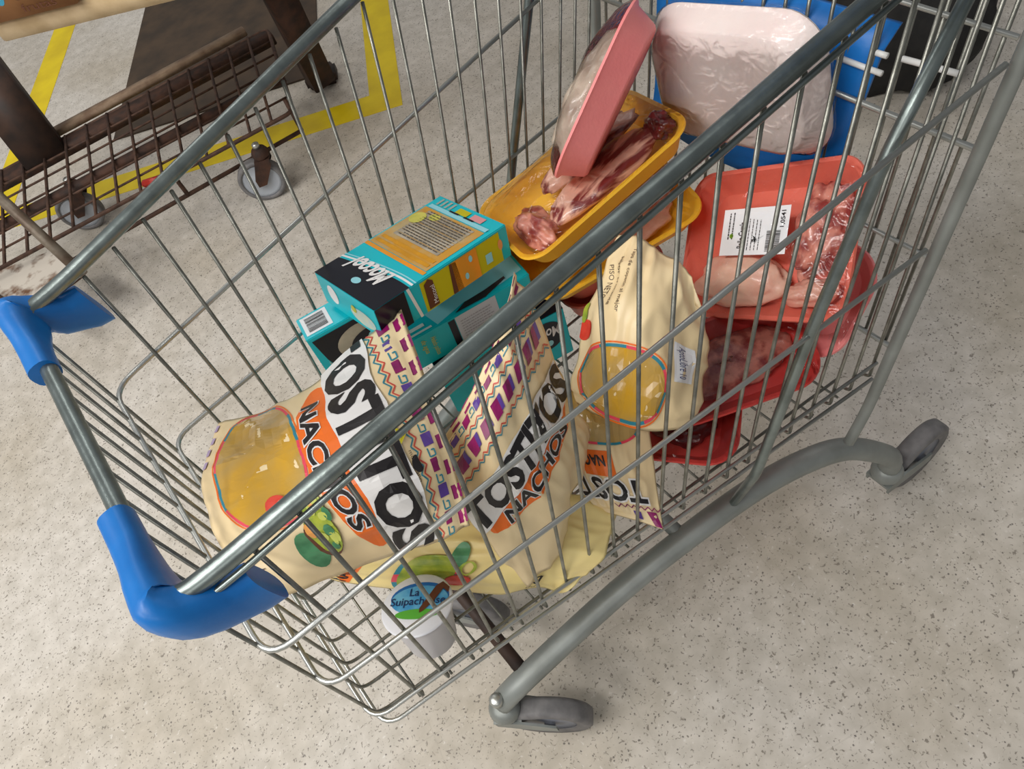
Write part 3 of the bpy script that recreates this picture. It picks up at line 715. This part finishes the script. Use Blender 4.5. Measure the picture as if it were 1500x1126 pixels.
# bag standing bottom-up next to the meat trays, plain cream back panel up
C_ctrl = [[(1024, 440, .580), (962, 368, .610), (905, 346, .620)],
          [(1030, 520, .535), (945, 478, .600), (862, 470, .570)],
          [(1014, 620, .490), (930, 628, .515), (838, 585, .500)]]
bagC, mC = make_bag('upside-down cream chip bag beside the red tray with barcode label, plain back with small print', C_ctrl, .05, 21, .008, crimp=False)
decal('chip_window', [ell(.62, .80, .30, .17, 40, p=.7)], M_WIN, mC(1), bagC, True, .04)
for pr, m in ((0, M_PINKP), (1, M_TEALP)):
    decal('printed_window_edge', ring_polys(.62, .80, .315, .185, .016, 48, .7, lambda k, pr=pr: (k//4) % 2 == pr), m, mC(2), bagC, True, .04)
decal('printed_window_edge', ring_polys(.62, .80, .33, .198, .008, 48, .7), M_ORANGE, mC(2), bagC, True, .04)
decal('printed_tomato', [ell(.965, .56, .05, .06, 20)], M_TOM, mC(2), bagC, True, .04); decal('printed_avocado', [ell(.985, .46, .02, .06, 20)], M_GUAC, mC(3), bagC, True, .04)
for k, s in enumerate(('Tapa de copetin al mejor', 'sabor crocante', 'PISO NETO')):
    text_decal('printed_text', s, M_INK, (lambda x, y, k=k: mC(1)(.76-k*.0+(.10*k)-y*.045-.02, .08+x*(.38-.09*k)+.05*k)), bagC, 0, 0, 1, 1, step=.25)
decal('printed_label', [rect(.10, .52, .26, .74)], M_PAPER, mC(1), bagC, True, .04)
text_decal('printed_text', 'AptoLibre 10', mat('print_ink_blue', (60, 66, 110), .5), (lambda x, y: mC(2)(.24-y*.08, .54+x*.18)), bagC, 0, 0, 1, 1, step=.25)
rebase(bagC, (0.47, -0.12, 0.46))

# bag flat on the basket floor beneath the others
D_ctrl = [[(832, 865, .414), (885, 800, .435), (905, 735, .435)],
          [(700, 864, .412), (730, 800, .470), (740, 720, .452)],
          [(455, 842, .425), (505, 800, .462), (560, 735, .452)]]
bagD, mD = make_bag('pale yellow chip bag flat on the basket floor behind the yogurt pot, recycling mark showing', D_ctrl, .036, 31, .007, film=mat('bag_pale_yellow', (242, 222, 150), .38, c2=(238, 214, 150), scale=9))
decal('printed_orange_band', [rect(.02, .90, .30, .96)], M_ORANGE, mD(1), bagD, True, .04)
text_decal('brand_lettering', 'NACHOS', M_BLACK, mD(2), bagD, .03, .912, .28, .95, offset=.03, step=.04, ref=('NACHOS', 0.0, 0.0))
decal('printed_guacamole', [ell(.22, .70, .20, .085, 26, p=.8)], M_GUAC, mD(4), bagD, True, .04)
decal('printed_window_edge', ring_polys(.22, .70, .215, .10, .016, 48, .8, lambda k: 8 < k < 40 and (k//3) % 2 == 0), M_PINKP, mD(4), bagD, True, .04)
decal('printed_window_edge', ring_polys(.22, .70, .215, .10, .016, 48, .8, lambda k: 8 < k < 40 and (k//3) % 2 == 1), M_TEALP, mD(4), bagD, True, .04)
decal('printed_tomato', [ell(.15, .595, .07, .045, 22)], M_TOM, mD(5), bagD, True, .04)
decal('printed_avocado', [ell(.42, .62, .12, .03, 20)], M_GREEN, mD(5), bagD, True, .04)
decal('printed_avocado', ring_polys(.30, .58, .07, .03, .012), M_GUAC, mD(6), bagD, True, .04)
def tri(c, s):
    P = [(c[0]+s*math.cos(math.pi/2+2*math.pi*k/3), c[1]+s*.6*math.sin(math.pi/2+2*math.pi*k/3)) for k in range(3)]
    return stroke(P+[P[0]], .012)
decal('recycling_mark', tri((.17, .29), .055), M_BLACK, mD(5), bagD, True, .04)
text_decal('recycling_mark', 'PP', M_BLACK, (lambda x, y: mD(5)(.06+(1-y)*.04, .27+x*.045)), bagD, 0, 0, 1, 1, step=.25)
text_lines('printed_text', 0, 0, 1, 1, 3, (lambda x, y: mD(5)(.60+y*.16, .40+x*.16)), bagD, seed=8, fill=.25)
rebase(bagD, (0.17, -0.1, 0.42))

# bag half hidden below, patterned tip against the near side
E_ctrl = [[(945, 590, .475), (880, 575, .50), (822, 560, .515)],
          [(955, 672, .455), (885, 668, .482), (830, 660, .480)],
          [(972, 776, .430), (925, 760, .438), (880, 748, .442)]]
bagE, mE = make_bag('cream chip bag beneath the upside-down chip bag, its patterned tip poking out', E_ctrl, .03, 41, .004)
decal('chip_window', [ell(.55, .20, .43, .20, 36, p=.75)], M_WIN, mE(1), bagE, True, .05)
decal('printed_window_edge', ring_polys(.55, .20, .45, .215, .02, 48, .75, lambda k: (k//4) % 2 == 0), M_PINKP, mE(2), bagE, True, .05)
decal('printed_window_edge', ring_polys(.55, .20, .45, .215, .02, 48, .75, lambda k: (k//4) % 2 == 1), M_TEALP, mE(2), bagE, True, .05)
decal('printed_orange_band', [rect(.42, .46, .99, .66)], M_ORANGE, mE(1), bagE, True, .05)
text_decal('brand_lettering', 'NACHOS', M_BLACK, mE(3), bagE, .52, .50, .99, .58, offset=.03, step=.05, ref=('NACHOS', 0.0, 0.0))
text_decal('brand_lettering', 'TOST', M_WHITE, mE(3), bagE, .16, .68, .98, .84, offset=.09, step=.05, ref=('TOST', 0.0, 0.0))
text_decal('brand_lettering', 'TOST', M_BLACK, mE(4), bagE, .16, .68, .98, .84, offset=.03, step=.05, ref=('TOST', 0.0, 0.0))
decal('printed_blocks', [[(.20, .90), (.07, .90), (.01, .995), (.12, .995)]], M_MAG, mE(2), bagE, True, .05)
decal('printed_blocks', [rect(.28, .91, .38, .97)], M_VIO, mE(2), bagE, True, .05)
decal('printed_zigzag', stroke(zigzag(.88, .012, 0, .6, 14), .008), M_MAG, mE(2), bagE, True, .05)
rebase(bagE, (0.37, -0.18, 0.42))

# ---- foam trays
def rr(L, W, r, n=8):
    pts = []
    for sx, sy, a0 in ((1, 1, 0), (-1, 1, 90), (-1, -1, 180), (1, -1, 270)):
        for k in range(n+1):
            a = math.radians(a0+90*k/n); pts.append((sx*(L/2-r)+math.cos(a)*r, sy*(W/2-r)+math.sin(a)*r))
    return pts
def foam_tray(label, pos, exv, eyv, L, W, H, m, group, film=None, dome=0.012, cr=.034, name='foam_tray', wall=.020):
    ex = V(exv).normalized(); ey = V(eyv); ey = (ey-ex*ey.dot(ex)).normalized(); ez = ex.cross(ey); pos = V(pos)
    root = empty(name); tag(root, label, 'tray', group)
    G = lambda x, y, z: pos+ex*x+ey*y+ez*z
    bm = bmesh.new(); rings = []
    spec = [(0.55, None, -H+.004), (None, wall+.004, -H+.004), (None, wall, -H+.008), (None, .008, -.004), (None, .005, .0), (None, .0, .001), (None, -.001, -.002), (None, .004, -.005), (None, wall-.004, -H+.003), (None, wall, -H), (0.55, None, -H+.001)]
    for sc, ins, z in spec:
        if sc: P = [(x*sc, y*sc) for x, y in rr(L-2*wall, W-2*wall, cr*.7)]
        else: P = rr(L-2*ins, W-2*ins, max(.008, cr-ins*.6))
        rings.append([bm.verts.new(G(x, y, z)) for x, y in P])
    n = len(rings[0])
    for A, B in zip(rings, rings[1:]):
        for k in range(n): bm.faces.new((A[k], A[(k+1) % n], B[(k+1) % n], B[k]))
    bm.faces.new(rings[0][::-1]); bm.faces.new(rings[-1])
    o = link('tray_body', bm, m, root); sharp(o, .7)
    if film:
        bm = bmesh.new(); rg = []
        N = 12
        for q in range(N+1):
            s = 1-q/N*.98
            rw = []
            for x, y in rr(L*s, W*s, max(.004, cr*s)):
                h = dome*(1-s**2)**.7+.0025 + noise.noise(V((x*24+pos.x*9, y*24, pos.z*31)))*.004*min(1, (1-s)*6) + (0.3-abs(noise.noise(V((x*14, y*60, pos.x*40)))))*.003*min(1, (1-s)*6)
                rw.append(bm.verts.new(G(x, y, h*film)))
            rg.append(rw)
        for A, B in zip(rg, rg[1:]):
            for k in range(n): bm.faces.new((A[k], A[(k+1) % n], B[(k+1) % n], B[k]))
        bm.faces.new(rg[-1]); link('plastic_film', bm, FILM, root)
        # film tucked round the walls
    return root, G
def meat(name, label, G, cx, cy, cz, sx, sy, sz, m, seed, rotz=0.0, lump=.28, group=None, n=28, cav=None, ztop=None):
    bm = bmesh.new(); bmesh.ops.create_uvsphere(bm, u_segments=n*2, v_segments=n, radius=1)
    c, s = math.cos(rotz), math.sin(rotz); sd = V((seed*3.7, seed*1.9, seed*5.1))
    for v in bm.verts:
        p = v.co.copy(); k = 1+lump*noise.noise(p*1.3+sd)+lump*.5*noise.noise(p*2.9+sd)+lump*.2*noise.noise(p*6+sd)
        z = p.z*k; z = z if z > 0 else z*.55
        x, y = p.x*k*sx, p.y*k*sy
        X, Y, Z = cx+x*c-y*s, cy+x*s+y*c, cz+z*sz
        if cav:                              # soft meat takes the shape of the tray it is pressed into
            L_, W_, H_, wl = cav; Z = max(Z, -H_+.0048+.0005*p.x)
            fr_ = min(1.0, max(0.0, (Z+H_)/H_)); hx, hy = L_/2-wl*(1-fr_)-.010, W_/2-wl*(1-fr_)-.010
            X = max(-hx, min(hx, X)); Y = max(-hy, min(hy, Y))
            dx, dy = max(0, abs(X)-(hx-.024)), max(0, abs(Y)-(hy-.024)); rd = math.hypot(dx, dy)
            if rd > .024: X -= math.copysign(dx*(1-.024/rd), X); Y -= math.copysign(dy*(1-.024/rd), Y)
        if ztop is not None: Z = min(Z, ztop)
        v.co = G(X, Y, Z)
    o = link(name, bm, m); tag(o, label, 'meat', group); return o
RT = 'red foam meat trays'; YT = 'yellow foam meat trays'
# large red tray leaning in the near corner with a barcode label
tP2, G2 = foam_tray('large red foam tray of film-wrapped chicken with a white price label', (0.6753, -0.1144, 0.5433), (0.1985, -0.8692, 0.4528), (0.6985, 0.4496, 0.5568), .245, .190, .032, M_RED, RT, 1.0, .012)
KP2 = (.245, .190, .032, .02)
meat('chicken_piece', 'pale skinned chicken piece below the price label in the large red tray', G2, -.038, -.046, -.016, .068, .036, .026, M_SKIN, 4, .06, .2, cav=KP2)
meat('chicken_piece', 'raw pink chicken cut beside the price label in the large red tray', G2, .068, .014, -.016, .032, .054, .024, M_MEAT, 9, -.1, .4, cav=KP2)
meat('chicken_piece', 'small pale chicken piece at the lower rim of the large red tray', G2, .066, -.060, -.016, .034, .018, .018, M_MEATL, 15, .1, .25, cav=KP2)
lab = lambda k: (lambda x, y: G2(-.052+x*.096, -.018+y*.058, .0145+.0004*k))
pl = decal('price_label', [rect(0, 0, 1, 1)], M_PAPER, lab(0), tP2)
r_ = random.Random(2); P = []; y = .10
P = []; x = .62
yy = .06
while yy < .50:
    h = r_.choice((.008, .014, .02)); P.append(rect(.70, yy, .90, yy+h)); yy += h+r_.choice((.008, .012))
decal('barcode_bars', P, M_BLACK, lab(1), pl)
text_decal('label_text', 'Pollo Casals', M_BLACK, (lambda x, y: lab(1)(.36-y*.09, .15+x*.55)), pl, 0, 0, 1, 1, cut=False, offset=.02)
text_decal('label_text', '1,0541', M_BLACK, (lambda x, y: lab(1)(.95-y*.07, .56+x*.34)), pl, 0, 0, 1, 1, cut=False, offset=.02)
text_lines('label_text', 0, 0, 1, 1, 4, (lambda x, y: lab(1)(.40+y*.22, .1+x*.7)), pl, M_BLACK, seed=6, fill=.2)
text_lines('label_text', 0, 0, 1, 1, 2, (lambda x, y: lab(1)(.08+y*.12, .35+x*.6)), pl, M_BLACK, seed=16, fill=.3)
decal('label_text', [ell(.16, .42, .03, .05)], mat('label_green', (110, 150, 30), .5), lab(1), pl)
rebase(tP2, G2(0, -.08, -.032))
tP3, G3 = foam_tray('pink film-wrapped foam tray with a rounded corner showing under the large red tray', (0.6955, -0.1556, 0.4782), (-0.0596, -0.9891, 0.1347), (0.6482, 0.0642, 0.7588), .190, .145, .024, M_PINK, RT, 1.0, .002, cr=.045)
rebase(tP3, G3(0, -.06, -.024))
tP4, G4 = foam_tray('deep red foam tray on the near side holding the large red tray up', (0.5595, -0.1614, 0.4566), (0.9154, -0.4016, -0.0276), (0.4022, 0.9092, 0.108), .215, .135, .028, M_DRED, RT, 1.0, .001, cr=.045)
meat('chicken_piece', 'dark pink chicken cut in the deep red tray near the basket floor', G4, .010, .004, -.015, .082, .038, .016, M_MEAT, 19, .05, .25, cav=(.215, .135, .028, .02), ztop=-.002)
rebase(tP4, G4(0, 0, -.028))
tP5, G5 = foam_tray('dark red film-wrapped foam tray on the basket floor, lowest of the red trays', (0.4791, -0.1599, 0.4185), (0.6089, -0.7932, -0.0048), (0.7931, 0.6087, 0.0203), .145, .130, .033, M_DRED, RT, 1.0, .004, cr=.04)
meat('chicken_piece', 'dark raw meat cut inside the lowest red tray', G5, 0, 0, -.018, .040, .032, .016, M_MEATD, 23, cav=(.145, .130, .033, .02))
rebase(tP5, G5(0, 0, -.033))
# two more red trays that carry the yellow ones, glimpsed between the cartons and the large red tray
tP7, G7 = foam_tray('lower of two red foam trays stacked on the basket floor under the yellow trays', (0.585, 0.1121, 0.440), (0.9794, -0.202, 0.0), (0.202, 0.9794, 0.0), .165, .150, .048, M_RED, RT, 1.0, .001)
rebase(tP7, G7(0, 0, -.048))
tP6, G6 = foam_tray('upper of two red foam trays stacked on the basket floor under the yellow trays', (0.580, 0.1099, 0.4895), (0.979, -0.2018, 0.0295), (0.2019, 0.9794, 0.0), .165, .150, .048, M_RED, RT, 1.0, .001)
rebase(tP6, G6(0, 0, -.048))
# yellow trays
tY2, GY2 = foam_tray('yellow foam tray of pale meat beneath the other yellow trays', (0.5814, 0.0835, 0.5312), (0.9544, -0.2744, 0.1176), (0.2748, 0.9614, 0.013), .250, .160, .032, M_YEL, YT, 1.0, .002)
meat('chicken_piece', 'pale meat cut in the lowest yellow tray', GY2, .04, -.015, -.014, .062, .042, .014, M_MEATL, 31, cav=(.250, .160, .032, .02), ztop=.0)
rebase(tY2, GY2(0, 0, -.032))
tY0, GY0 = foam_tray('yellow film-wrapped foam tray at the far side under the tray of striped ribs', (0.588, 0.1583, 0.5681), (0.9642, -0.1905, 0.1848), (0.2156, 0.9682, -0.127), .250, .130, .028, M_YEL, YT, 1.0, .001)
rebase(tY0, GY0(0, 0, -.028))
tY1, GY1 = foam_tray('topmost yellow foam tray holding striped raw rib meat', (0.5737, 0.0964, 0.6203), (0.965, -0.1247, 0.2308), (0.1699, 0.9673, -0.1881), .261, .165, .034, M_YEL, YT, 1.0, .018)
KY1 = (.261, .165, .034, .02)
meat('rib_meat', 'long strip of pink raw rib meat in the topmost yellow tray', GY1, .015, -.030, -.010, .078, .034, .024, M_RIB, 41, .02, .18, cav=KY1, ztop=.003)
meat('rib_meat', 'dark red strip of rib meat along the far side of the topmost yellow tray', GY1, .030, .032, -.010, .080, .026, .018, M_RIB, 44, .0, .20, cav=KY1)
meat('rib_meat', 'glossy dark red lump of meat at the corner of the topmost yellow tray', GY1, .108, -.034, -.006, .018, .026, .018, M_MEATD, 47, .0, .5, cav=KY1)
meat('rib_meat', 'red raw meat end at the shallow end of the topmost yellow tray', GY1, -.088, -.014, -.014, .021, .044, .020, M_MEAT, 49, .0, .4, cav=KY1)
rebase(tY1, GY1(0, 0, -.034))
# pink tray standing on its long edge, open side turned away from the camera's right
pa, pb = az(806, 262, .678), az(930, -12, .818)
ex = (pb-pa).normalized(); ez = (CR*-.90+CU*.12+CW*.14); ez = (ez-ex*ez.dot(ex)).normalized(); ey = ez.cross(ex)
if ey.dot(CW) < 0: pass
PW, PLn = .115, (pb-pa).length
sgn = 1 if ey.dot(CW) > 0 else -1
tP1, G1 = foam_tray('pink foam tray standing on its edge with pale chicken bulging from its side', (pa+pb)/2+ey*sgn*PW/2, ex, ey, PLn, PW, .034, M_PINK, RT, 1.0, .026, cr=.05, wall=.018)
meat('chicken_piece', 'greyish pale chicken piece packed in the upright pink tray', G1, -.010, -.006*sgn, -.004, .080, .040, .032, M_SKING, 53, .0, .22, cav=(PLn, PW, .034, .018))
rebase(tP1, G1(-.1, 0, -.02))
# white tray seen from underneath, leaning on the child seat
wx, wy = V((0.078, -0.977, 0.196)), V((0.012, 0.198, 0.98))
tW, GW = foam_tray('white film-wrapped foam tray turned bottom-out, leaning on the blue child seat', V((0.745, -0.014, 0.694)), -wx, wy, .236, .170, .030, M_FOAM, None, None, cr=.05, wall=.018)
bm = bmesh.new(); rg = []
for ins, z in ((-.002, .003), (-.0025, -.003), (.003, -.008), (.015, -.030), (.020, -.0325), (.045, -.0322), (.070, -.0324)):
    rg.append([bm.verts.new(GW(x, y, z+.0012*noise.noise(V((x*60, y*60, 3))))) for x, y in rr(.236-2*ins, .170-2*ins, max(.01, .05-ins*.6))])
n = len(rg[0])
for A, B in zip(rg, rg[1:]):
    for k in range(n): bm.faces.new((A[k], A[(k+1) % n], B[(k+1) % n], B[k]))
bm.faces.new(rg[-1]); link('plastic_film', bm, FILM, tW)
rebase(tW, GW(0, -.085, 0))

# ---- yogurt pot
yb = az(612, 914, .468); yc = V((yb.x, yb.y, .401)); YX = V((CR.x, CR.y, 0)).normalized(); YY = V((-YX.y, YX.x, 0))
pot = empty('yogurt_pot', yc+V((0, 0, .010))); pot.rotation_mode = 'QUATERNION'; pot.rotation_quaternion = Matrix.Rotation(-.30, 3, YX).to_quaternion(); tag(pot, 'white yogurt pot with a blue and green printed lid on the basket floor', 'yogurt pot')
bm = bmesh.new(); lathe(bm, (0, 0, 0), (0, 0, 1), [(0, .003), (.024, .003), (.026, 0), (.029, .004), (.0355, .052), (.0365, .054), (.0365, .062), (.041, .0635), (.041, .066), (.036, .066)], 40); link('cup', bm, M_CUP, pot)
bm = bmesh.new(); lathe(bm, (0, 0, 0), (0, 0, 1), [(0, .0672), (.040, .0672), (.0418, .0662), (.0418, .0655)], 40); lid = link('lid', bm, M_FOIL, pot)
lm = lambda k: (lambda x, y: YX*x*.041+YY*y*.041+V((0, 0, .0673+.0003*k)))
decal('lid_print', [ell(.05, .22, .84, .50)], M_LIDDB, lm(1), lid); decal('lid_print', [ell(.05, .14, .82, .46)], M_LIDB, lm(2), lid)
decal('lid_print', [ell(.05, -.32, .62, .16)], mat('lid_green', (90, 176, 60), .4), lm(3), lid)
text_decal('lid_lettering', 'Suipachense', M_INKB, lm(4), lid, -.76, -.10, .80, .22, cut=False, offset=.012)
text_decal('lid_lettering', 'La', M_INKB, lm(4), lid, -.25, .26, .02, .50, cut=False, offset=.012)
decal('lid_print', [[(.12, -.30), (.22, -.24), (.48, .05), (.70, .45), (.86, .30), (.88, .48), (.66, .68), (.48, .56), (.30, .22), (.10, -.16)]], M_BROWNP, lm(5), lid)

# ================================================================== BACKGROUND: rusty trolley with a wire shelf
TZ = .20
tro = empty('stock_trolley'); tag(tro, 'rusty stock trolley with a cream top, wire lower shelf and small casters', 'trolley')
fa, fb, nb, na = az(-60, 285, TZ), az(392, 42, TZ), az(430, 163, TZ), az(-60, 425, TZ)
tube('shelf_rail', fillet([fa, fb, nb, na], .03, 5), .0055, M_RUSTW, tro, 8)
lr0, lr1 = az(20, 430, .10), az(442, 191, .10)
tube('lower_rail', [lr0, lr1], .006, M_RUSTW, tro, 8)
tube('lower_rail', [lr1, lr1+V((0, 0, .10))], .006, M_RUSTW, tro, 8)
tube('lower_rail', [az(276, 286, .10), az(276, 286, .10)+V((.0, 0, .09))], .006, M_RUSTW, tro, 8)
for k in range(1, 6):
    t = k/6; tube('shelf_wire', [fa.lerp(na, t), fb.lerp(nb, t)], .0034, M_RUSTW, tro, 6)
for k in range(1, 15):
    t = k/15; tube('shelf_wire', [fa.lerp(fb, t)+V((0, 0, .004)), na.lerp(nb, t)+V((0, 0, .004))], 0.0042, M_RUSTW, tro, 6)
# beam along the far edge and a middle beam
for a, b, dz in ((fa, fb, -.012),):
    d = (b-a).normalized(); bm = bmesh.new(); box_bm(bm, (a+b)/2+V((0, 0, dz))-V((-d.y, d.x, 0))*.03, d, V((-d.y, d.x, 0)), V((0, 0, 1)), (b-a).length, .05, .03, .002); link('shelf_beam', bm, M_RUST, tro)
d = (nb-na).normalized(); m1_, m2_ = fa.lerp(na, .55), fb.lerp(nb, .55)
bm = bmesh.new(); box_bm(bm, (m1_+m2_)/2+V((0, 0, -.014)), d, V((-d.y, d.x, 0)), V((0, 0, 1)), (m2_-m1_).length, .03, .02, .002); link('shelf_beam', bm, M_RUST, tro)
dw = (fb-fa).normalized(); bm = bmesh.new(); box_bm(bm, fa.lerp(fb, .58)+V((0, 0, .012))+V((-dw.y, dw.x, 0))*.03, dw, V((-dw.y, dw.x, 0)), V((0, 0, 1)), (fb-fa).length*.72, .035, .018, .002); link('shelf_plank', bm, mat('worn_plank', (150, 128, 104), .7, c2=(112, 88, 68), scale=24), tro)
# legs
TOPZ = .62
l1 = az(475, 120, .0)
bm = bmesh.new(); lt = az(392, -40, .45); dd = (lt-az(470, 118, .04)).normalized(); box_bm(bm, (lt+az(470, 118, .04))/2, dd, V((1, 0, 0))-dd*dd.x, dd.cross(V((1, 0, 0))), (lt-az(470, 118, .04)).length, .075, .06, .003); link('leg', bm, M_RUST, tro)
bm = bmesh.new(); box_bm(bm, l1+V((0, 0, .022)), E1, E2, V((0, 0, 1)), .10, .075, .044, .010); link('foot', bm, M_DARK, tro)
la, lb = az(-40, 90, .45), az(70, 232, .19); dd = (lb-la).normalized(); bm = bmesh.new(); box_bm(bm, (la+lb)/2, dd, dd.cross(V((0, 0, 1))), dd.cross(V((0, 0, 1))).cross(dd), (lb-la).length, .12, .06, .003); link('leg', bm, M_DARK, tro)
tube('push_handle', [az(-30, 262, .42), az(122, 402, .22)], .0125, mat('worn_grey_tube', (128, 118, 104), .5, .3, c2=(96, 80, 66), scale=30), tro, 12)
pA = [az(-20, 402, .17), az(72, 368, .17), az(112, 400, .17), az(40, 462, .17), az(-20, 432, .17)]
bm = bmesh.new(); hi = [bm.verts.new(p) for p in pA]; lo = [bm.verts.new(p-V((0, 0, .02))) for p in pA]; bm.faces.new(hi); bm.faces.new(lo[::-1])
for k in range(5): bm.faces.new((hi[k], hi[(k+1) % 5], lo[(k+1) % 5], lo[k]))
link('end_plate', bm, M_PLATE, tro, False)
tube('end_rail', [az(-20, 425, .175), az(38, 462, .175), az(118, 402, .175)], .009, M_RUST, tro, 8)
wq = az(384, 262, .064); caster(wq-E1*-.035+E2*.0, wq, .064, tro, rust=True, top=.16, hr=.80)
wq = az(118, 308, .064); caster(wq-E1*-.035, wq, .064, tro, rust=True, top=.16, hr=.80)
# cream top board
ta, tb = az(6, 62, TOPZ), az(260, 0, TOPZ); d = (tb-ta).normalized(); pn = V((-d.y, d.x, 0)); pn = pn if pn.dot(V((0, 1, 0))) > 0 else -pn
bm = bmesh.new(); box_bm(bm, ta+d*.70+pn*.35+V((0, 0, .022)), d, pn, V((0, 0, 1)), 1.40, .70, .045, .003); link('table_top', bm, M_WOOD, tro)
rebase(tro, (0.25, 1.6, 0))
bm = bmesh.new(); rc = az(225, 265, .012); box_bm(bm, rc, E1, E2, V((0, 0, 1)), .075, .022, .022, .006)
tag(link('wrapper_scrap', bm, mat('red_scrap', (214, 60, 48), .4)), 'small red wrapper scrap on the yellow tape under the trolley', 'wrapper')
# cardboard box on the trolley
cb = az(118, 8, TOPZ+.045); ctn = empty('cardboard_box'); tag(ctn, 'brown cardboard box standing on the cream trolley top', 'box')
bc = cb-d*.14+pn*.10+V((0, 0, .075)); bm = bmesh.new(); box_bm(bm, bc, d, pn, V((0, 0, 1)), .26, .18, .15, .002); link('box_body', bm, M_CARD, ctn)
fc = lambda k: (lambda x, y: bc-pn*(.0905+.0003*k)+d*(x-.5)*.26+V((0, 0, 1))*(y-.5)*.15)
decal('box_print', [ell(.42, .42, .06, .22), ell(.58, .46, .06, .2)], mat('print_cyan', (60, 150, 180), .5), fc(1), ctn); decal('box_print', ring_polys(.58, .46, .08, .24, .015), M_BLACK, fc(2), ctn)
text_decal('box_print', 'frutas', M_BROWNP, fc(2), ctn, .55, .06, .85, .16, cut=False)
rebase(ctn, bc-V((0, 0, .075)))
# added sheet: the shade under the trolley, painted dark brown on the floor
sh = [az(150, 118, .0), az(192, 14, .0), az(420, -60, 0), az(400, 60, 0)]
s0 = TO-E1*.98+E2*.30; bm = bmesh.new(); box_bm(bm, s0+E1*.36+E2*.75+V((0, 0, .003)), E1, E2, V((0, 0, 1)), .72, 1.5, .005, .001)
tag(link('shade_sheet', bm, M_SHADEB, None, False), 'flat sheet painted dark brown as shade on the floor under the rusty trolley', 'sheet')
# dark bag on the floor behind the cart
bm = bmesh.new(); bmesh.ops.create_uvsphere(bm, u_segments=40, v_segments=24, radius=1)
q0 = az(1330, 60, .0)
for v in bm.verts:
    p = v.co.copy(); k = 1+.18*noise.noise(p*1.6+V((4, 2, 1)))+.08*noise.noise(p*4)
    z = max(p.z, -.35)
    v.co = V((q0.x-.08+.20*p.x*k, q0.y+.10+.30*p.y*k, max(.001, .085+.24*z*k)))
tag(link('carry_bag', bm, M_CLOTH), 'slumped black fabric bag on the floor behind the cart gate', 'bag')
